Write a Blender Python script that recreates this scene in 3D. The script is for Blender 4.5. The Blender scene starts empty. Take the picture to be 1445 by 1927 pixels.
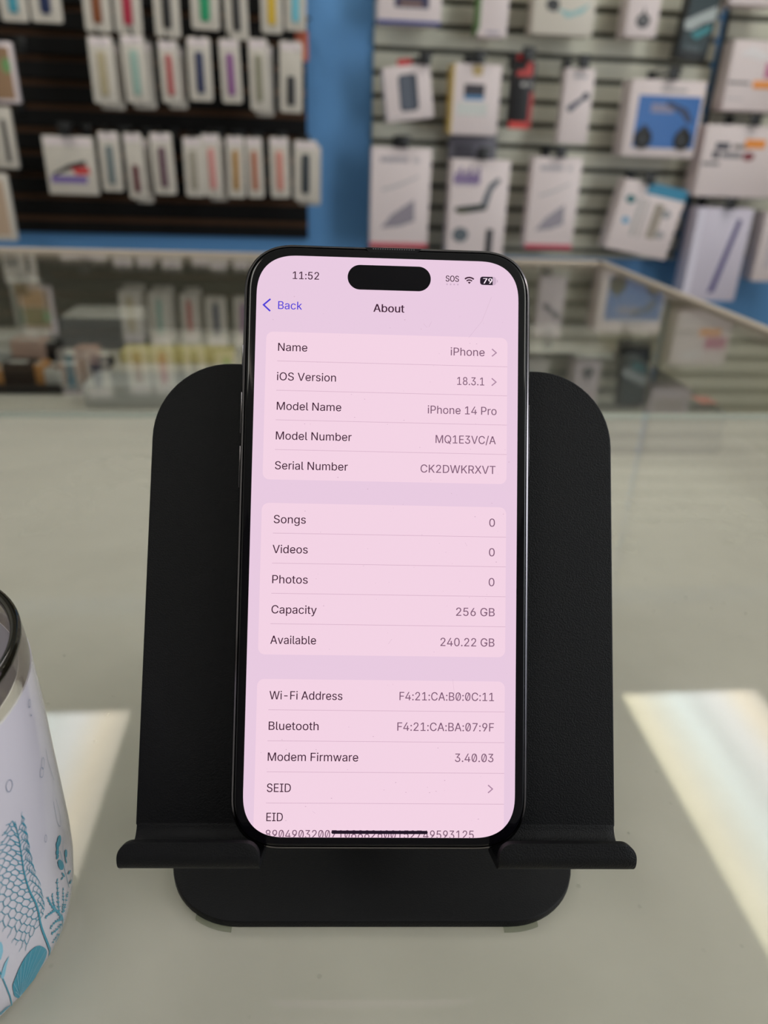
import bpy, bmesh, math, random
from mathutils import Vector, Matrix

random.seed(7)
SC = bpy.context.scene
COL = SC.collection
PI = math.pi

# ------------------------------------------------------------------ camera
IMG_W, IMG_H, FPX = 1445.0, 1927.0, 1400.0
CAM_Z = 0.18                                   # camera height above the counter surface (z = 0)
# world = RC @ camera (camera: x right, y down, z forward)
RC = Matrix(((0.995615, -0.009541, 0.093057),
             (-0.087669, -0.442173, 0.892635),
             (0.032631, -0.896879, -0.441071)))
CAM = Vector((0, 0, CAM_Z))
cam_data = bpy.data.cameras.new('camera')
cam = bpy.data.objects.new('camera', cam_data)
COL.objects.link(cam)
cm = Matrix.Identity(4)
for i in range(3):
    cm[i][0] = RC[i][0]; cm[i][1] = -RC[i][1]; cm[i][2] = -RC[i][2]
cm.translation = CAM
cam.matrix_world = cm
cam_data.sensor_fit = 'VERTICAL'
cam_data.sensor_height = 24.0
cam_data.sensor_width = 18.0
cam_data.lens = FPX / IMG_H * 24.0
cam_data.clip_start = 0.01
cam_data.dof.use_dof = True
cam_data.dof.focus_distance = 0.1815
cam_data.dof.aperture_fstop = 7.6
SC.camera = cam

# ------------------------------------------------------------------ colour management, world, exposure
SC.view_settings.view_transform = 'Standard'
SC.view_settings.look = 'None'
SC.view_settings.exposure = 0.0
SC.view_settings.gamma = 1.0
SC.view_settings.use_curve_mapping = False
SC.cycles.use_denoising = True
SC.cycles.max_bounces = 10
SC.cycles.transparent_max_bounces = 16
SC.cycles.caustics_reflective = False
SC.cycles.caustics_refractive = False
SC.cycles.sample_clamp_indirect = 6.0
W = bpy.data.worlds.new('street_daylight'); SC.world = W
W.use_nodes = True
W.node_tree.nodes['Background'].inputs[0].default_value = (0.80, 0.88, 1.0, 1)
W.node_tree.nodes['Background'].inputs[1].default_value = 1.1
LAMP = 8.2                                    # radiance of the ceiling diffusers

# daylight entering through the shop window in the right-hand wall
ld = bpy.data.lights.new('shop_window_daylight', 'AREA')
ld.shape = 'RECTANGLE'; ld.size = 2.2; ld.size_y = 1.5; ld.energy = 62; ld.color = (0.92, 0.97, 1.0)
lo = bpy.data.objects.new('shop_window_daylight', ld); COL.objects.link(lo)
lo.location = (2.36, -0.75, 0.42); lo.rotation_euler = (0, math.radians(90), 0)

# ------------------------------------------------------------------ pixel -> place helpers
def ray(px, py):
    return RC @ Vector((px - IMG_W / 2, py - IMG_H / 2, FPX))
def on_y(px, py, Y):
    d = ray(px, py); return CAM + d * (Y / d.y)
def on_z(px, py, z):
    d = ray(px, py); return CAM + d * ((z - CAM_Z) / d.z)

# ------------------------------------------------------------------ materials
def lin(c):
    return tuple((v / 255 / 12.92) if v / 255 <= 0.04045 else ((v / 255 + 0.055) / 1.055) ** 2.4 for v in c)
MATS = {}
def mat(name, rgb, rough=0.5, metal=0.0, spec=0.5, bump=None, var=None, coat=0.0, emit=None):
    """rgb is sRGB 0-255; bump = (scale, strength, distance); var = (scale, amount)"""
    if name in MATS: return MATS[name]
    m = bpy.data.materials.new(name); m.use_nodes = True
    nt = m.node_tree; b = nt.nodes['Principled BSDF']
    c = lin(rgb)
    b.inputs['Base Color'].default_value = (*c, 1)
    b.inputs['Roughness'].default_value = rough
    b.inputs['Metallic'].default_value = metal
    b.inputs['Specular IOR Level'].default_value = spec
    b.inputs['Coat Weight'].default_value = coat
    if emit:
        b.inputs['Emission Color'].default_value = (*lin(emit[0]), 1)
        b.inputs['Emission Strength'].default_value = emit[1]
    if bump or var:
        tc = nt.nodes.new('ShaderNodeTexCoord')
    if var:
        n = nt.nodes.new('ShaderNodeTexNoise'); n.inputs['Scale'].default_value = var[0]; n.inputs['Detail'].default_value = 4
        nt.links.new(tc.outputs['Object'], n.inputs['Vector'])
        r = nt.nodes.new('ShaderNodeMix'); r.data_type = 'RGBA'
        lo_ = tuple(v * (1 - var[1]) for v in c); hi_ = tuple(min(1, v * (1 + var[1])) for v in c)
        r.inputs[6].default_value = (*lo_, 1); r.inputs[7].default_value = (*hi_, 1)
        nt.links.new(n.outputs['Fac'], r.inputs[0]); nt.links.new(r.outputs[2], b.inputs['Base Color'])
    if bump:
        n = nt.nodes.new('ShaderNodeTexNoise'); n.inputs['Scale'].default_value = bump[0]; n.inputs['Detail'].default_value = 3
        nt.links.new(tc.outputs['Object'], n.inputs['Vector'])
        bp = nt.nodes.new('ShaderNodeBump'); bp.inputs['Strength'].default_value = bump[1]; bp.inputs['Distance'].default_value = bump[2]
        nt.links.new(n.outputs['Fac'], bp.inputs['Height']); nt.links.new(bp.outputs['Normal'], b.inputs['Normal'])
    MATS[name] = m
    return m

def glass_sheet_mat(name, tint, haze=0.0, haze_rgb=(200, 200, 195), rough=0.0, dirt=False, ior=1.5):
    """clear sheet: transmits straight through (tinted), a share of diffuse haze/dust, fresnel gloss on top"""
    if name in MATS: return MATS[name]
    m = bpy.data.materials.new(name); m.use_nodes = True
    nt = m.node_tree; nt.nodes.clear()
    out = nt.nodes.new('ShaderNodeOutputMaterial')
    tr = nt.nodes.new('ShaderNodeBsdfTransparent'); tr.inputs[0].default_value = (*lin(tint), 1)
    body = tr.outputs[0]
    if haze > 0:
        df = nt.nodes.new('ShaderNodeBsdfDiffuse'); df.inputs[0].default_value = (*lin(haze_rgb), 1)
        mx = nt.nodes.new('ShaderNodeMixShader'); mx.inputs[0].default_value = haze
        nt.links.new(tr.outputs[0], mx.inputs[1]); nt.links.new(df.outputs[0], mx.inputs[2])
        body = mx.outputs[0]
        tc = nt.nodes.new('ShaderNodeTexCoord')
        if dirt:
            # smudges, dust specks and a faint linear grain
            no = nt.nodes.new('ShaderNodeTexNoise'); no.inputs['Scale'].default_value = 26; no.inputs['Detail'].default_value = 5
            nt.links.new(tc.outputs['Object'], no.inputs['Vector'])
            vo = nt.nodes.new('ShaderNodeTexVoronoi'); vo.voronoi_dimensions = '2D'; vo.inputs['Scale'].default_value = 60; vo.inputs['Randomness'].default_value = 1
            nt.links.new(tc.outputs['Object'], vo.inputs['Vector'])
            sm = nt.nodes.new('ShaderNodeMapRange'); sm.inputs[1].default_value = 0.018; sm.inputs[2].default_value = 0.045
            sm.inputs[3].default_value = 0.62; sm.inputs[4].default_value = 1.0
            nt.links.new(vo.outputs['Distance'], sm.inputs[0])
            wn = nt.nodes.new('ShaderNodeTexNoise'); wn.inputs['Scale'].default_value = 17
            nt.links.new(tc.outputs['Object'], wn.inputs['Vector'])
            th = nt.nodes.new('ShaderNodeMapRange'); th.inputs[1].default_value = 0.50; th.inputs[2].default_value = 0.64
            nt.links.new(wn.outputs['Fac'], th.inputs[0])
            mxs = nt.nodes.new('ShaderNodeMix'); mxs.inputs[2].default_value = 1.0
            nt.links.new(th.outputs[0], mxs.inputs[0]); nt.links.new(sm.outputs[0], mxs.inputs[3])
            mr = nt.nodes.new('ShaderNodeMapRange'); mr.inputs[1].default_value = 0.3; mr.inputs[2].default_value = 0.7
            mr.inputs[3].default_value = 0.94; mr.inputs[4].default_value = 1.03
            nt.links.new(no.outputs['Fac'], mr.inputs[0])
            mu = nt.nodes.new('ShaderNodeMath'); mu.operation = 'MULTIPLY'
            nt.links.new(mr.outputs[0], mu.inputs[0]); nt.links.new(mxs.outputs[0], mu.inputs[1])
            cmx = nt.nodes.new('ShaderNodeVectorMath'); cmx.operation = 'SCALE'
            cmx.inputs[0].default_value = lin(haze_rgb)
            nt.links.new(mu.outputs[0], cmx.inputs['Scale']); nt.links.new(cmx.outputs[0], df.inputs[0])
    gl = nt.nodes.new('ShaderNodeBsdfGlossy'); gl.inputs['Roughness'].default_value = rough
    fr = nt.nodes.new('ShaderNodeFresnel'); fr.inputs['IOR'].default_value = ior
    # same fresnel from either side of the sheet
    ge = nt.nodes.new('ShaderNodeNewGeometry')
    io = nt.nodes.new('ShaderNodeMix'); io.inputs[2].default_value = ior; io.inputs[3].default_value = 1 / ior
    nt.links.new(ge.outputs['Backfacing'], io.inputs[0])
    nt.links.new(io.outputs[0], fr.inputs['IOR'])
    mix = nt.nodes.new('ShaderNodeMixShader')
    nt.links.new(fr.outputs[0], mix.inputs[0]); nt.links.new(body, mix.inputs[1]); nt.links.new(gl.outputs[0], mix.inputs[2])
    nt.links.new(mix.outputs[0], out.inputs[0])
    MATS[name] = m
    return m

def solid_glass_mat(name, tint):
    if name in MATS: return MATS[name]
    m = mat(name, tint, rough=0.0)
    b = m.node_tree.nodes['Principled BSDF']
    b.inputs['Transmission Weight'].default_value = 1.0; b.inputs['IOR'].default_value = 1.5
    return m

# ------------------------------------------------------------------ mesh builder
class MB:
    def __init__(s): s.v = []; s.f = []; s.mi = []; s.mats = []
    def slot(s, m):
        if m not in s.mats: s.mats.append(m)
        return s.mats.index(m)
    def add(s, vs, fs, m):
        k = len(s.v); s.v += [tuple(v) for v in vs]
        i = s.slot(m)
        for f in fs: s.f.append([a + k for a in f]); s.mi.append(i)
    def bm(s, bmh, m, M=None):
        bmh.verts.index_update()
        s.add([(M @ v.co if M else v.co) for v in bmh.verts], [[v.index for v in f.verts] for f in bmh.faces], m)
        bmh.free()
    def box(s, c, size, m, bev=0.0, M=None, seg=2):
        b = bmesh.new(); bmesh.ops.create_cube(b, size=1.0)
        for v in b.verts: v.co = Vector((v.co.x * size[0] + c[0], v.co.y * size[1] + c[1], v.co.z * size[2] + c[2]))
        if bev > 0:
            bmesh.ops.bevel(b, geom=b.edges[:], offset=min(bev, min(size) * 0.45), segments=seg, profile=0.5, affect='EDGES')
        s.bm(b, m, M)
    def prism(s, pts, y0, y1, m, M=None, axis='y', cham=0.0):
        """outline pts (a,b) extruded along axis; axis y: (a, y, b); axis z: (a, b, z)"""
        n = len(pts)
        P = (lambda a, b, t: Vector((a, t, b))) if axis == 'y' else (lambda a, b, t: Vector((a, b, t)))
        cx = sum(p[0] for p in pts) / n; cy = sum(p[1] for p in pts) / n
        layers = [(y0, 0), (y1, 0)]
        if cham > 0:
            sg = 1 if y1 > y0 else -1
            layers = [(y0, cham), (y0 + sg * cham * .3, cham * .3), (y0 + sg * cham, 0), (y1 - sg * cham, 0), (y1 - sg * cham * .3, cham * .3), (y1, cham)]
        vs = []
        for (t, ins) in layers:
            q = inset(pts, ins) if ins else pts
            for (a, b) in q: vs.append(P(a, b, t))
        fs = []
        L = len(layers)
        for l in range(L - 1):
            for i in range(n):
                j = (i + 1) % n
                fs.append([l * n + i, l * n + j, (l + 1) * n + j, (l + 1) * n + i])
        fs.append(list(range(n))[::-1]); fs.append([(L - 1) * n + i for i in range(n)])
        if M: vs = [M @ v for v in vs]
        s.add(vs, fs, m)
    def face(s, pts3, m): s.add(pts3, [list(range(len(pts3)))], m)
    def lathe(s, prof, m, seg=64, c=(0, 0, 0), closed=False):
        vs = []; fs = []; n = len(prof)
        for k in range(seg):
            a = 2 * PI * k / seg
            for (r, z) in prof: vs.append((c[0] + r * math.cos(a), c[1] + r * math.sin(a), c[2] + z))
        for k in range(seg):
            k2 = (k + 1) % seg
            for i in range(n if closed else n - 1):
                j = (i + 1) % n
                fs.append([k * n + i, k2 * n + i, k2 * n + j, k * n + j])
        s.add(vs, fs, m)
    def tube(s, path, r, m, seg=8):
        path = [Vector(p) for p in path]; vs = []; fs = []; n = len(path)
        for i, p in enumerate(path):
            d = (path[min(i + 1, n - 1)] - path[max(i - 1, 0)]).normalized()
            a = d.cross(Vector((0, 0, 1)) if abs(d.z) < .9 else Vector((1, 0, 0))).normalized(); b = d.cross(a)
            for k in range(seg):
                t = 2 * PI * k / seg; vs.append(p + (a * math.cos(t) + b * math.sin(t)) * r)
        for i in range(n - 1):
            for k in range(seg):
                k2 = (k + 1) % seg; fs.append([i * seg + k, i * seg + k2, (i + 1) * seg + k2, (i + 1) * seg + k])
        fs.append(list(range(seg))[::-1]); fs.append([(n - 1) * seg + k for k in range(seg)])
        s.add(vs, fs, m)
    def build(s, name, parent=None, loc=None, smooth=False, fixn=True):
        me = bpy.data.meshes.new(name); me.from_pydata(s.v, [], s.f)
        for m in s.mats: me.materials.append(m)
        for p, i in zip(me.polygons, s.mi): p.material_index = i
        if fixn:
            b = bmesh.new(); b.from_mesh(me); bmesh.ops.recalc_face_normals(b, faces=b.faces[:]); b.to_mesh(me); b.free()
        me.update()
        if smooth:
            for p in me.polygons: p.use_smooth = True
            try: me.set_sharp_from_angle(angle=math.radians(smooth if smooth is not True else 40))
            except Exception: pass
        o = bpy.data.objects.new(name, me); COL.objects.link(o)
        if parent is not None: o.parent = parent
        if loc is not None: o.location = loc
        return o

def inset(pts, d):
    """move a (convex-ish) outline inwards by d"""
    n = len(pts); area = sum(pts[i][0] * pts[(i + 1) % n][1] - pts[(i + 1) % n][0] * pts[i][1] for i in range(n))
    sg = 1 if area > 0 else -1
    out = []
    for i in range(n):
        p0 = Vector(pts[i - 1]); p1 = Vector(pts[i]); p2 = Vector(pts[(i + 1) % n])
        e1 = (p1 - p0); e2 = (p2 - p1)
        if e1.length < 1e-9 or e2.length < 1e-9: out.append(tuple(p1)); continue
        e1.normalize(); e2.normalize()
        n1 = Vector((-e1.y, e1.x)) * sg; n2 = Vector((-e2.y, e2.x)) * sg
        b = n1 + n2
        if b.length < 1e-6: b = n1
        b.normalize(); k = d / max(.35, b.dot(n1))
        out.append((p1.x + b.x * k, p1.y + b.y * k))
    return out

def rrect(x0, y0, x1, y1, r, seg=8, n=2.0):
    """rounded rectangle outline, counter-clockwise; n > 2 gives the softer squircle corner. r: number or (bl, br, tr, tl)"""
    R = r if isinstance(r, (tuple, list)) else (r, r, r, r)
    pts = []
    for (cx, cy, sx, sy, a0, rr) in ((x0, y0, 1, 1, PI, R[0]), (x1, y0, -1, 1, 1.5 * PI, R[1]), (x1, y1, -1, -1, 0, R[2]), (x0, y1, 1, -1, .5 * PI, R[3])):
        if rr <= 0: pts.append((cx, cy)); continue
        for k in range(seg + 1):
            a = a0 + .5 * PI * k / seg
            ca, sa = math.cos(a), math.sin(a)
            ca = math.copysign(abs(ca) ** (2 / n), ca); sa = math.copysign(abs(sa) ** (2 / n), sa)
            pts.append((cx + sx * rr + rr * ca, cy + sy * rr + rr * sa))
    return pts

def ellipse(cx, cy, rx, ry, n=24):
    return [(cx + rx * math.cos(2 * PI * k / n), cy + ry * math.sin(2 * PI * k / n)) for k in range(n)]

# ------------------------------------------------------------------ naming
def tag(o, label, cat, group=None):
    o['label'] = label; o['category'] = cat
    if group: o['group'] = group
    return o
def thing(name, label, cat, loc=(0, 0, 0), rz=0.0, group=None):
    o = bpy.data.objects.new(name, None); COL.objects.link(o)
    o.empty_display_size = 0.02
    o.location = loc; o.rotation_euler = (0, 0, rz)
    return tag(o, label, cat, group)
def struct(o): o['kind'] = 'structure'; return o

# ================================================================== THE ROOM
Y_WALL = 2.9
Z_CEIL = 1.75; Z_FLOOR = -0.95
XL, XR, YF = -2.2, 2.4, -2.5
M_BLUE = mat('blue_wall_paint', (96, 154, 212), 0.55, var=(3, .05))
M_WALL = mat('off_white_wall_paint', (196, 194, 186), 0.7, var=(4, .03))
M_CEIL = mat('ceiling_tile', (214, 212, 204), 0.8, bump=(220, .25, .002))
M_FLOOR = mat('floor_vinyl', (120, 112, 100), 0.45, var=(6, .12))

def slab(name, c, size, m): 
    b = MB(); b.box(c, size, m); return struct(b.build(name))
slab('floor', ((XL + XR) / 2, (YF + Y_WALL) / 2, Z_FLOOR - .05), (XR - XL + .4, Y_WALL - YF + .4, .1), M_FLOOR)
slab('ceiling', ((XL + XR) / 2, (YF + Y_WALL) / 2, Z_CEIL + .05), (XR - XL + .4, Y_WALL - YF + .4, .1), M_CEIL)
zc, zh = (Z_CEIL + Z_FLOOR) / 2, Z_CEIL - Z_FLOOR
slab('wall_back', ((XL + XR) / 2, Y_WALL + .05, zc), (XR - XL + .2, .1, zh), M_BLUE)
slab('wall_left', (XL - .05, (YF + Y_WALL) / 2, zc), (.1, Y_WALL - YF, zh), M_WALL)
slab('wall_front', ((XL + XR) / 2, YF - .05, zc), (XR - XL + .2, .1, zh), mat('grey_wall_paint', (108, 106, 104), .7, var=(4, .03)))
WY0, WY1, WZ0, WZ1 = -1.95, .45, -.38, 1.22        # shop window opening
b = MB()
b.box((XR + .05, (YF + WY0) / 2, zc), (.1, WY0 - YF, zh), M_WALL); b.box((XR + .05, (WY1 + Y_WALL) / 2, zc), (.1, Y_WALL - WY1, zh), M_WALL)
b.box((XR + .05, (WY0 + WY1) / 2, (Z_FLOOR + WZ0) / 2), (.1, WY1 - WY0, WZ0 - Z_FLOOR), M_WALL); b.box((XR + .05, (WY0 + WY1) / 2, (Z_CEIL + WZ1) / 2), (.1, WY1 - WY0, Z_CEIL - WZ1), M_WALL)
struct(b.build('wall_right'))
b = MB(); M_ALU = mat('window_aluminium', (150, 150, 148), .4, .8)
for y in (WY0 + .025, (WY0 + WY1) / 2, WY1 - .025): b.box((XR + .03, y, (WZ0 + WZ1) / 2), (.05, .05, WZ1 - WZ0), M_ALU)
for z in (WZ0 + .025, WZ1 - .025): b.box((XR + .03, (WY0 + WY1) / 2, z), (.048, WY1 - WY0 - .1, .05), M_ALU)
struct(b.build('window_1'))

# ceiling troffers: two rows of fluorescent fixtures (rear pair added for light), each with warm and cool tubes behind the diffuser
M_DIFF = bpy.data.materials.new('fluorescent_diffuser'); M_DIFF.use_nodes = True
nt = M_DIFF.node_tree; pb = nt.nodes['Principled BSDF']
tc = nt.nodes.new('ShaderNodeTexCoord'); sp = nt.nodes.new('ShaderNodeSeparateXYZ'); cr = nt.nodes.new('ShaderNodeValToRGB')
nt.links.new(tc.outputs['Generated'], sp.inputs[0]); nt.links.new(sp.outputs[0], cr.inputs[0]); nt.links.new(cr.outputs[0], pb.inputs['Emission Color'])
E = cr.color_ramp.elements
stops = [(0.0, (.80, .72, .48)), (.10, (1, .90, .66)), (.22, (.84, .84, .74)), (.38, (.86, .98, 1.0)), (.52, (.66, .72, .76)), (.68, (.84, .84, .88)), (.86, (.90, .76, .60)), (1.0, (.52, .46, .40))]
E[0].position, E[0].color = stops[0][0], (*stops[0][1], 1); E[1].position, E[1].color = stops[-1][0], (*stops[-1][1], 1)
for p, c in stops[1:-1]:
    e = E.new(p); e.color = (*c, 1)
pb.inputs['Emission Strength'].default_value = LAMP
M_FRAME = mat('white_metal_frame', (225, 225, 220), .4)
ZK = (Z_CEIL + CAM_Z) / 1.93
def troffer(x0, x1, y0, y1, label):
    t = thing('ceiling_light', label, 'ceiling light', ((x0 + x1) / 2, (y0 + y1) / 2, Z_CEIL), 0, 'fluorescent ceiling lights')
    w, d = x1 - x0, y1 - y0
    b = MB()
    for sx in (-1, 1): b.box((sx * (w / 2 + .012), 0, -.008), (.024, d + .048, .016), M_FRAME)
    for sy in (-1, 1): b.box((0, sy * (d / 2 + .012), -.008), (w, .024, .016), M_FRAME)
    b.build('frame', t)
    b = MB(); b.box((0, 0, -.006), (w, d, .008), M_DIFF); b.build('diffuser', t)
yf = 2.232 * ZK
troffer(1.205 * ZK, 1.765 * ZK, yf - 1.2, yf, 'fluorescent ceiling light whose reflection shows on the counter at right')
troffer(-1.255 * ZK, -.69 * ZK, yf - 1.2, yf, 'fluorescent ceiling light whose reflection shows on the counter beside the tumbler')
troffer(1.205 * ZK, 1.765 * ZK, -1.5, -.3, 'added unseen fluorescent ceiling light behind the camera, right row')  # unseen fixture, added to brighten the room and back wall
troffer(-1.255 * ZK, -.69 * ZK, -1.5, -.3, 'added unseen fluorescent ceiling light behind the camera, left row')  # its unseen partner, likewise added for more light

# ------------------------------------------------------------------ slatwall panels
M_DKSLAT = mat('black_slat_laminate', (11, 9, 9), .6, spec=.2, var=(5, .15))
M_DKGROOVE = mat('brown_groove', (94, 66, 47), .7, spec=.2)
M_WTSLAT = mat('off_white_slat_laminate', (206, 205, 190), .5, var=(4, .04))
M_WTGROOVE = mat('grey_groove', (84, 84, 76), .6)
PY = Y_WALL - .034          # front face of the slats
def slatwall(name, x0, x1, z0, z1, zg, pitch, gap, ms, mg, label):
    """slat boards over a backing; grooves centred at zg + k*pitch; one continuous panel"""
    b = MB()
    b.box(((x0 + x1) / 2, Y_WALL - .007, (z0 + z1) / 2), (x1 - x0, .0138, z1 - z0), mg)
    k0 = math.floor((z0 - zg) / pitch) - 1
    z = zg + k0 * pitch
    while z < z1:
        a, c = max(z0, z + gap / 2), min(z1, z + pitch - gap / 2)
        if c - a > .004: b.box(((x0 + x1) / 2, PY + .010, (a + c) / 2), (x1 - x0, .020, c - a), ms, .0025, seg=1)
        z += pitch
    return tag(b.build(name), label, 'slatwall panel')
zA, zB = on_y(712, 90.6, PY).z, on_y(712, 266, PY).z
pitchW = (zA - zB) / 4
xb0, xb1 = on_y(577, 220, PY).x, on_y(701, 220, PY).x
zl = on_y(578, 449, PY).z; zr = on_y(1000, 482, PY).z
xs0, xs1 = on_y(1336, 150, PY).x, on_y(1362, 100, PY).x
slatwall('slatwall_panel', XL + .2, xb0, zl, Z_CEIL - .1, on_y(42, 106, PY).z, (on_y(42, 106, PY).z - on_y(42, 409, PY).z) / 7, .019, M_DKSLAT, M_DKGROOVE,
         'black slatwall panel with brown grooves hung with slim clear packets, left of blue strip')
slatwall('slatwall_panel', xb1, xs0, zr, Z_CEIL - .1, zA, pitchW, .017, M_WTSLAT, M_WTGROOVE,
         'off-white slatwall panel with dark grooves hung with boxed accessories, right of wide blue strip')
slatwall('slatwall_panel', xs1, XR - .1, zr + .012, Z_CEIL - .1, zA, pitchW, .017, M_WTSLAT, M_WTGROOVE,
         'off-white slatwall panel past the narrow blue strip, at the right edge of the photo')

# ================================================================== DISPLAY CASE
M_RAIL = mat('champagne_aluminium', (196, 182, 168), .38, .35)
M_DECK = mat('case_white_board', (210, 204, 194), .55, var=(3, .03))
M_BACKP = mat('case_back_panel', (120, 116, 104), .5)
M_BODY = mat('case_body_laminate', (150, 150, 146), .5)
M_CLEAR = glass_sheet_mat('clear_glass', (248, 249, 247), ior=1.42)
M_GEDGE = mat('green_glass_edge', (138, 168, 160), .15)
CX0, CX1, CY0, CY1, ZD = -1.05, .545, -.28, 1.43, -.14
GT = -.005                                  # top face of the case glass (the grey mat lies on it)
case = thing('display_case', 'glass-topped shop display case with pale metal rails under the phone stand', 'display case', ((CX0 + CX1) / 2, (CY0 + CY1) / 2, Z_FLOOR))
def cpart(bld, name, **k):
    o = bld.build(name, case, **k); o.location = -Vector(case.location); return o
b = MB(); g0 = .006
b.box(((CX0 + CX1) / 2, (CY0 + CY1) / 2, GT - .003), (CX1 - CX0 - .02, CY1 - CY0 - .02, .006), M_CLEAR)
cpart(b, 'glass_top')
for (x0, x1, y0, y1) in ((CX0, CX1, CY1 - .012, CY1 + .006), (CX0, CX1, CY0 - .006, CY0 + .012), (CX0 - .006, CX0 + .012, CY0, CY1), (CX1 - .010, CX1 + .006, CY0, CY1)):
    b = MB(); b.box(((x0 + x1) / 2, (y0 + y1) / 2, GT - .004), (x1 - x0, y1 - y0, .016), M_RAIL, .0015); cpart(b, 'top_rail')
for x in (CX0 + .003, CX1 - .002):
    for y in (CY0 + .003, CY1 - .003):
        b = MB(); b.box((x, y, (GT - .012 + ZD) / 2), (.018, .018, -ZD + GT - .012), M_RAIL, .001); cpart(b, 'corner_post')
b = MB(); b.box(((CX0 + CX1) / 2, (CY0 + CY1) / 2, ZD - .01), (CX1 - CX0, CY1 - CY0, .02), M_DECK); cpart(b, 'deck')
b = MB(); b.box(((CX0 + CX1) / 2, CY1 + .001, (GT - .012 + ZD) / 2), (CX1 - CX0 - .024, .006, -ZD + GT - .012), M_BACKP); cpart(b, 'back_panel')
for x, m, nm in ((CX0, M_CLEAR, 'side_pane'), (CX1, mat('cream_side_board', (214, 208, 186), .45), 'side_board')):
    b = MB(); b.box((x, (CY0 + CY1) / 2, (GT - .012 + ZD) / 2), (.005, CY1 - CY0 - .03, -ZD + GT - .012), m); cpart(b, nm)
b = MB(); b.box(((CX0 + CX1) / 2, (CY0 + CY1) / 2, (ZD - .02 + Z_FLOOR) / 2), (CX1 - CX0, CY1 - CY0, ZD - .02 - Z_FLOOR), M_BODY, .003); cpart(b, 'cabinet_body')

# the grey, slightly hazy sheet lying on the near half of the case top
M_HAZE = glass_sheet_mat('hazy_glass', (244, 246, 243), haze=.31, haze_rgb=(239, 232, 222), rough=.02, dirt=True, ior=1.42)
SHY1 = .540
b = MB(); b.box(((CX0 + CX1) / 2, (CY0 + SHY1) / 2, GT / 2), (CX1 - CX0 - .02, SHY1 - CY0 - .012, -GT), M_HAZE)
b.slot(M_GEDGE)
sheet = b.build('glass_sheet')
for p in sheet.data.polygons:
    if abs(p.normal.z) < .5: p.material_index = 1
tag(sheet, 'hazy grey glass sheet lying on the display case, under the phone stand and tumbler', 'glass sheet')

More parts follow.
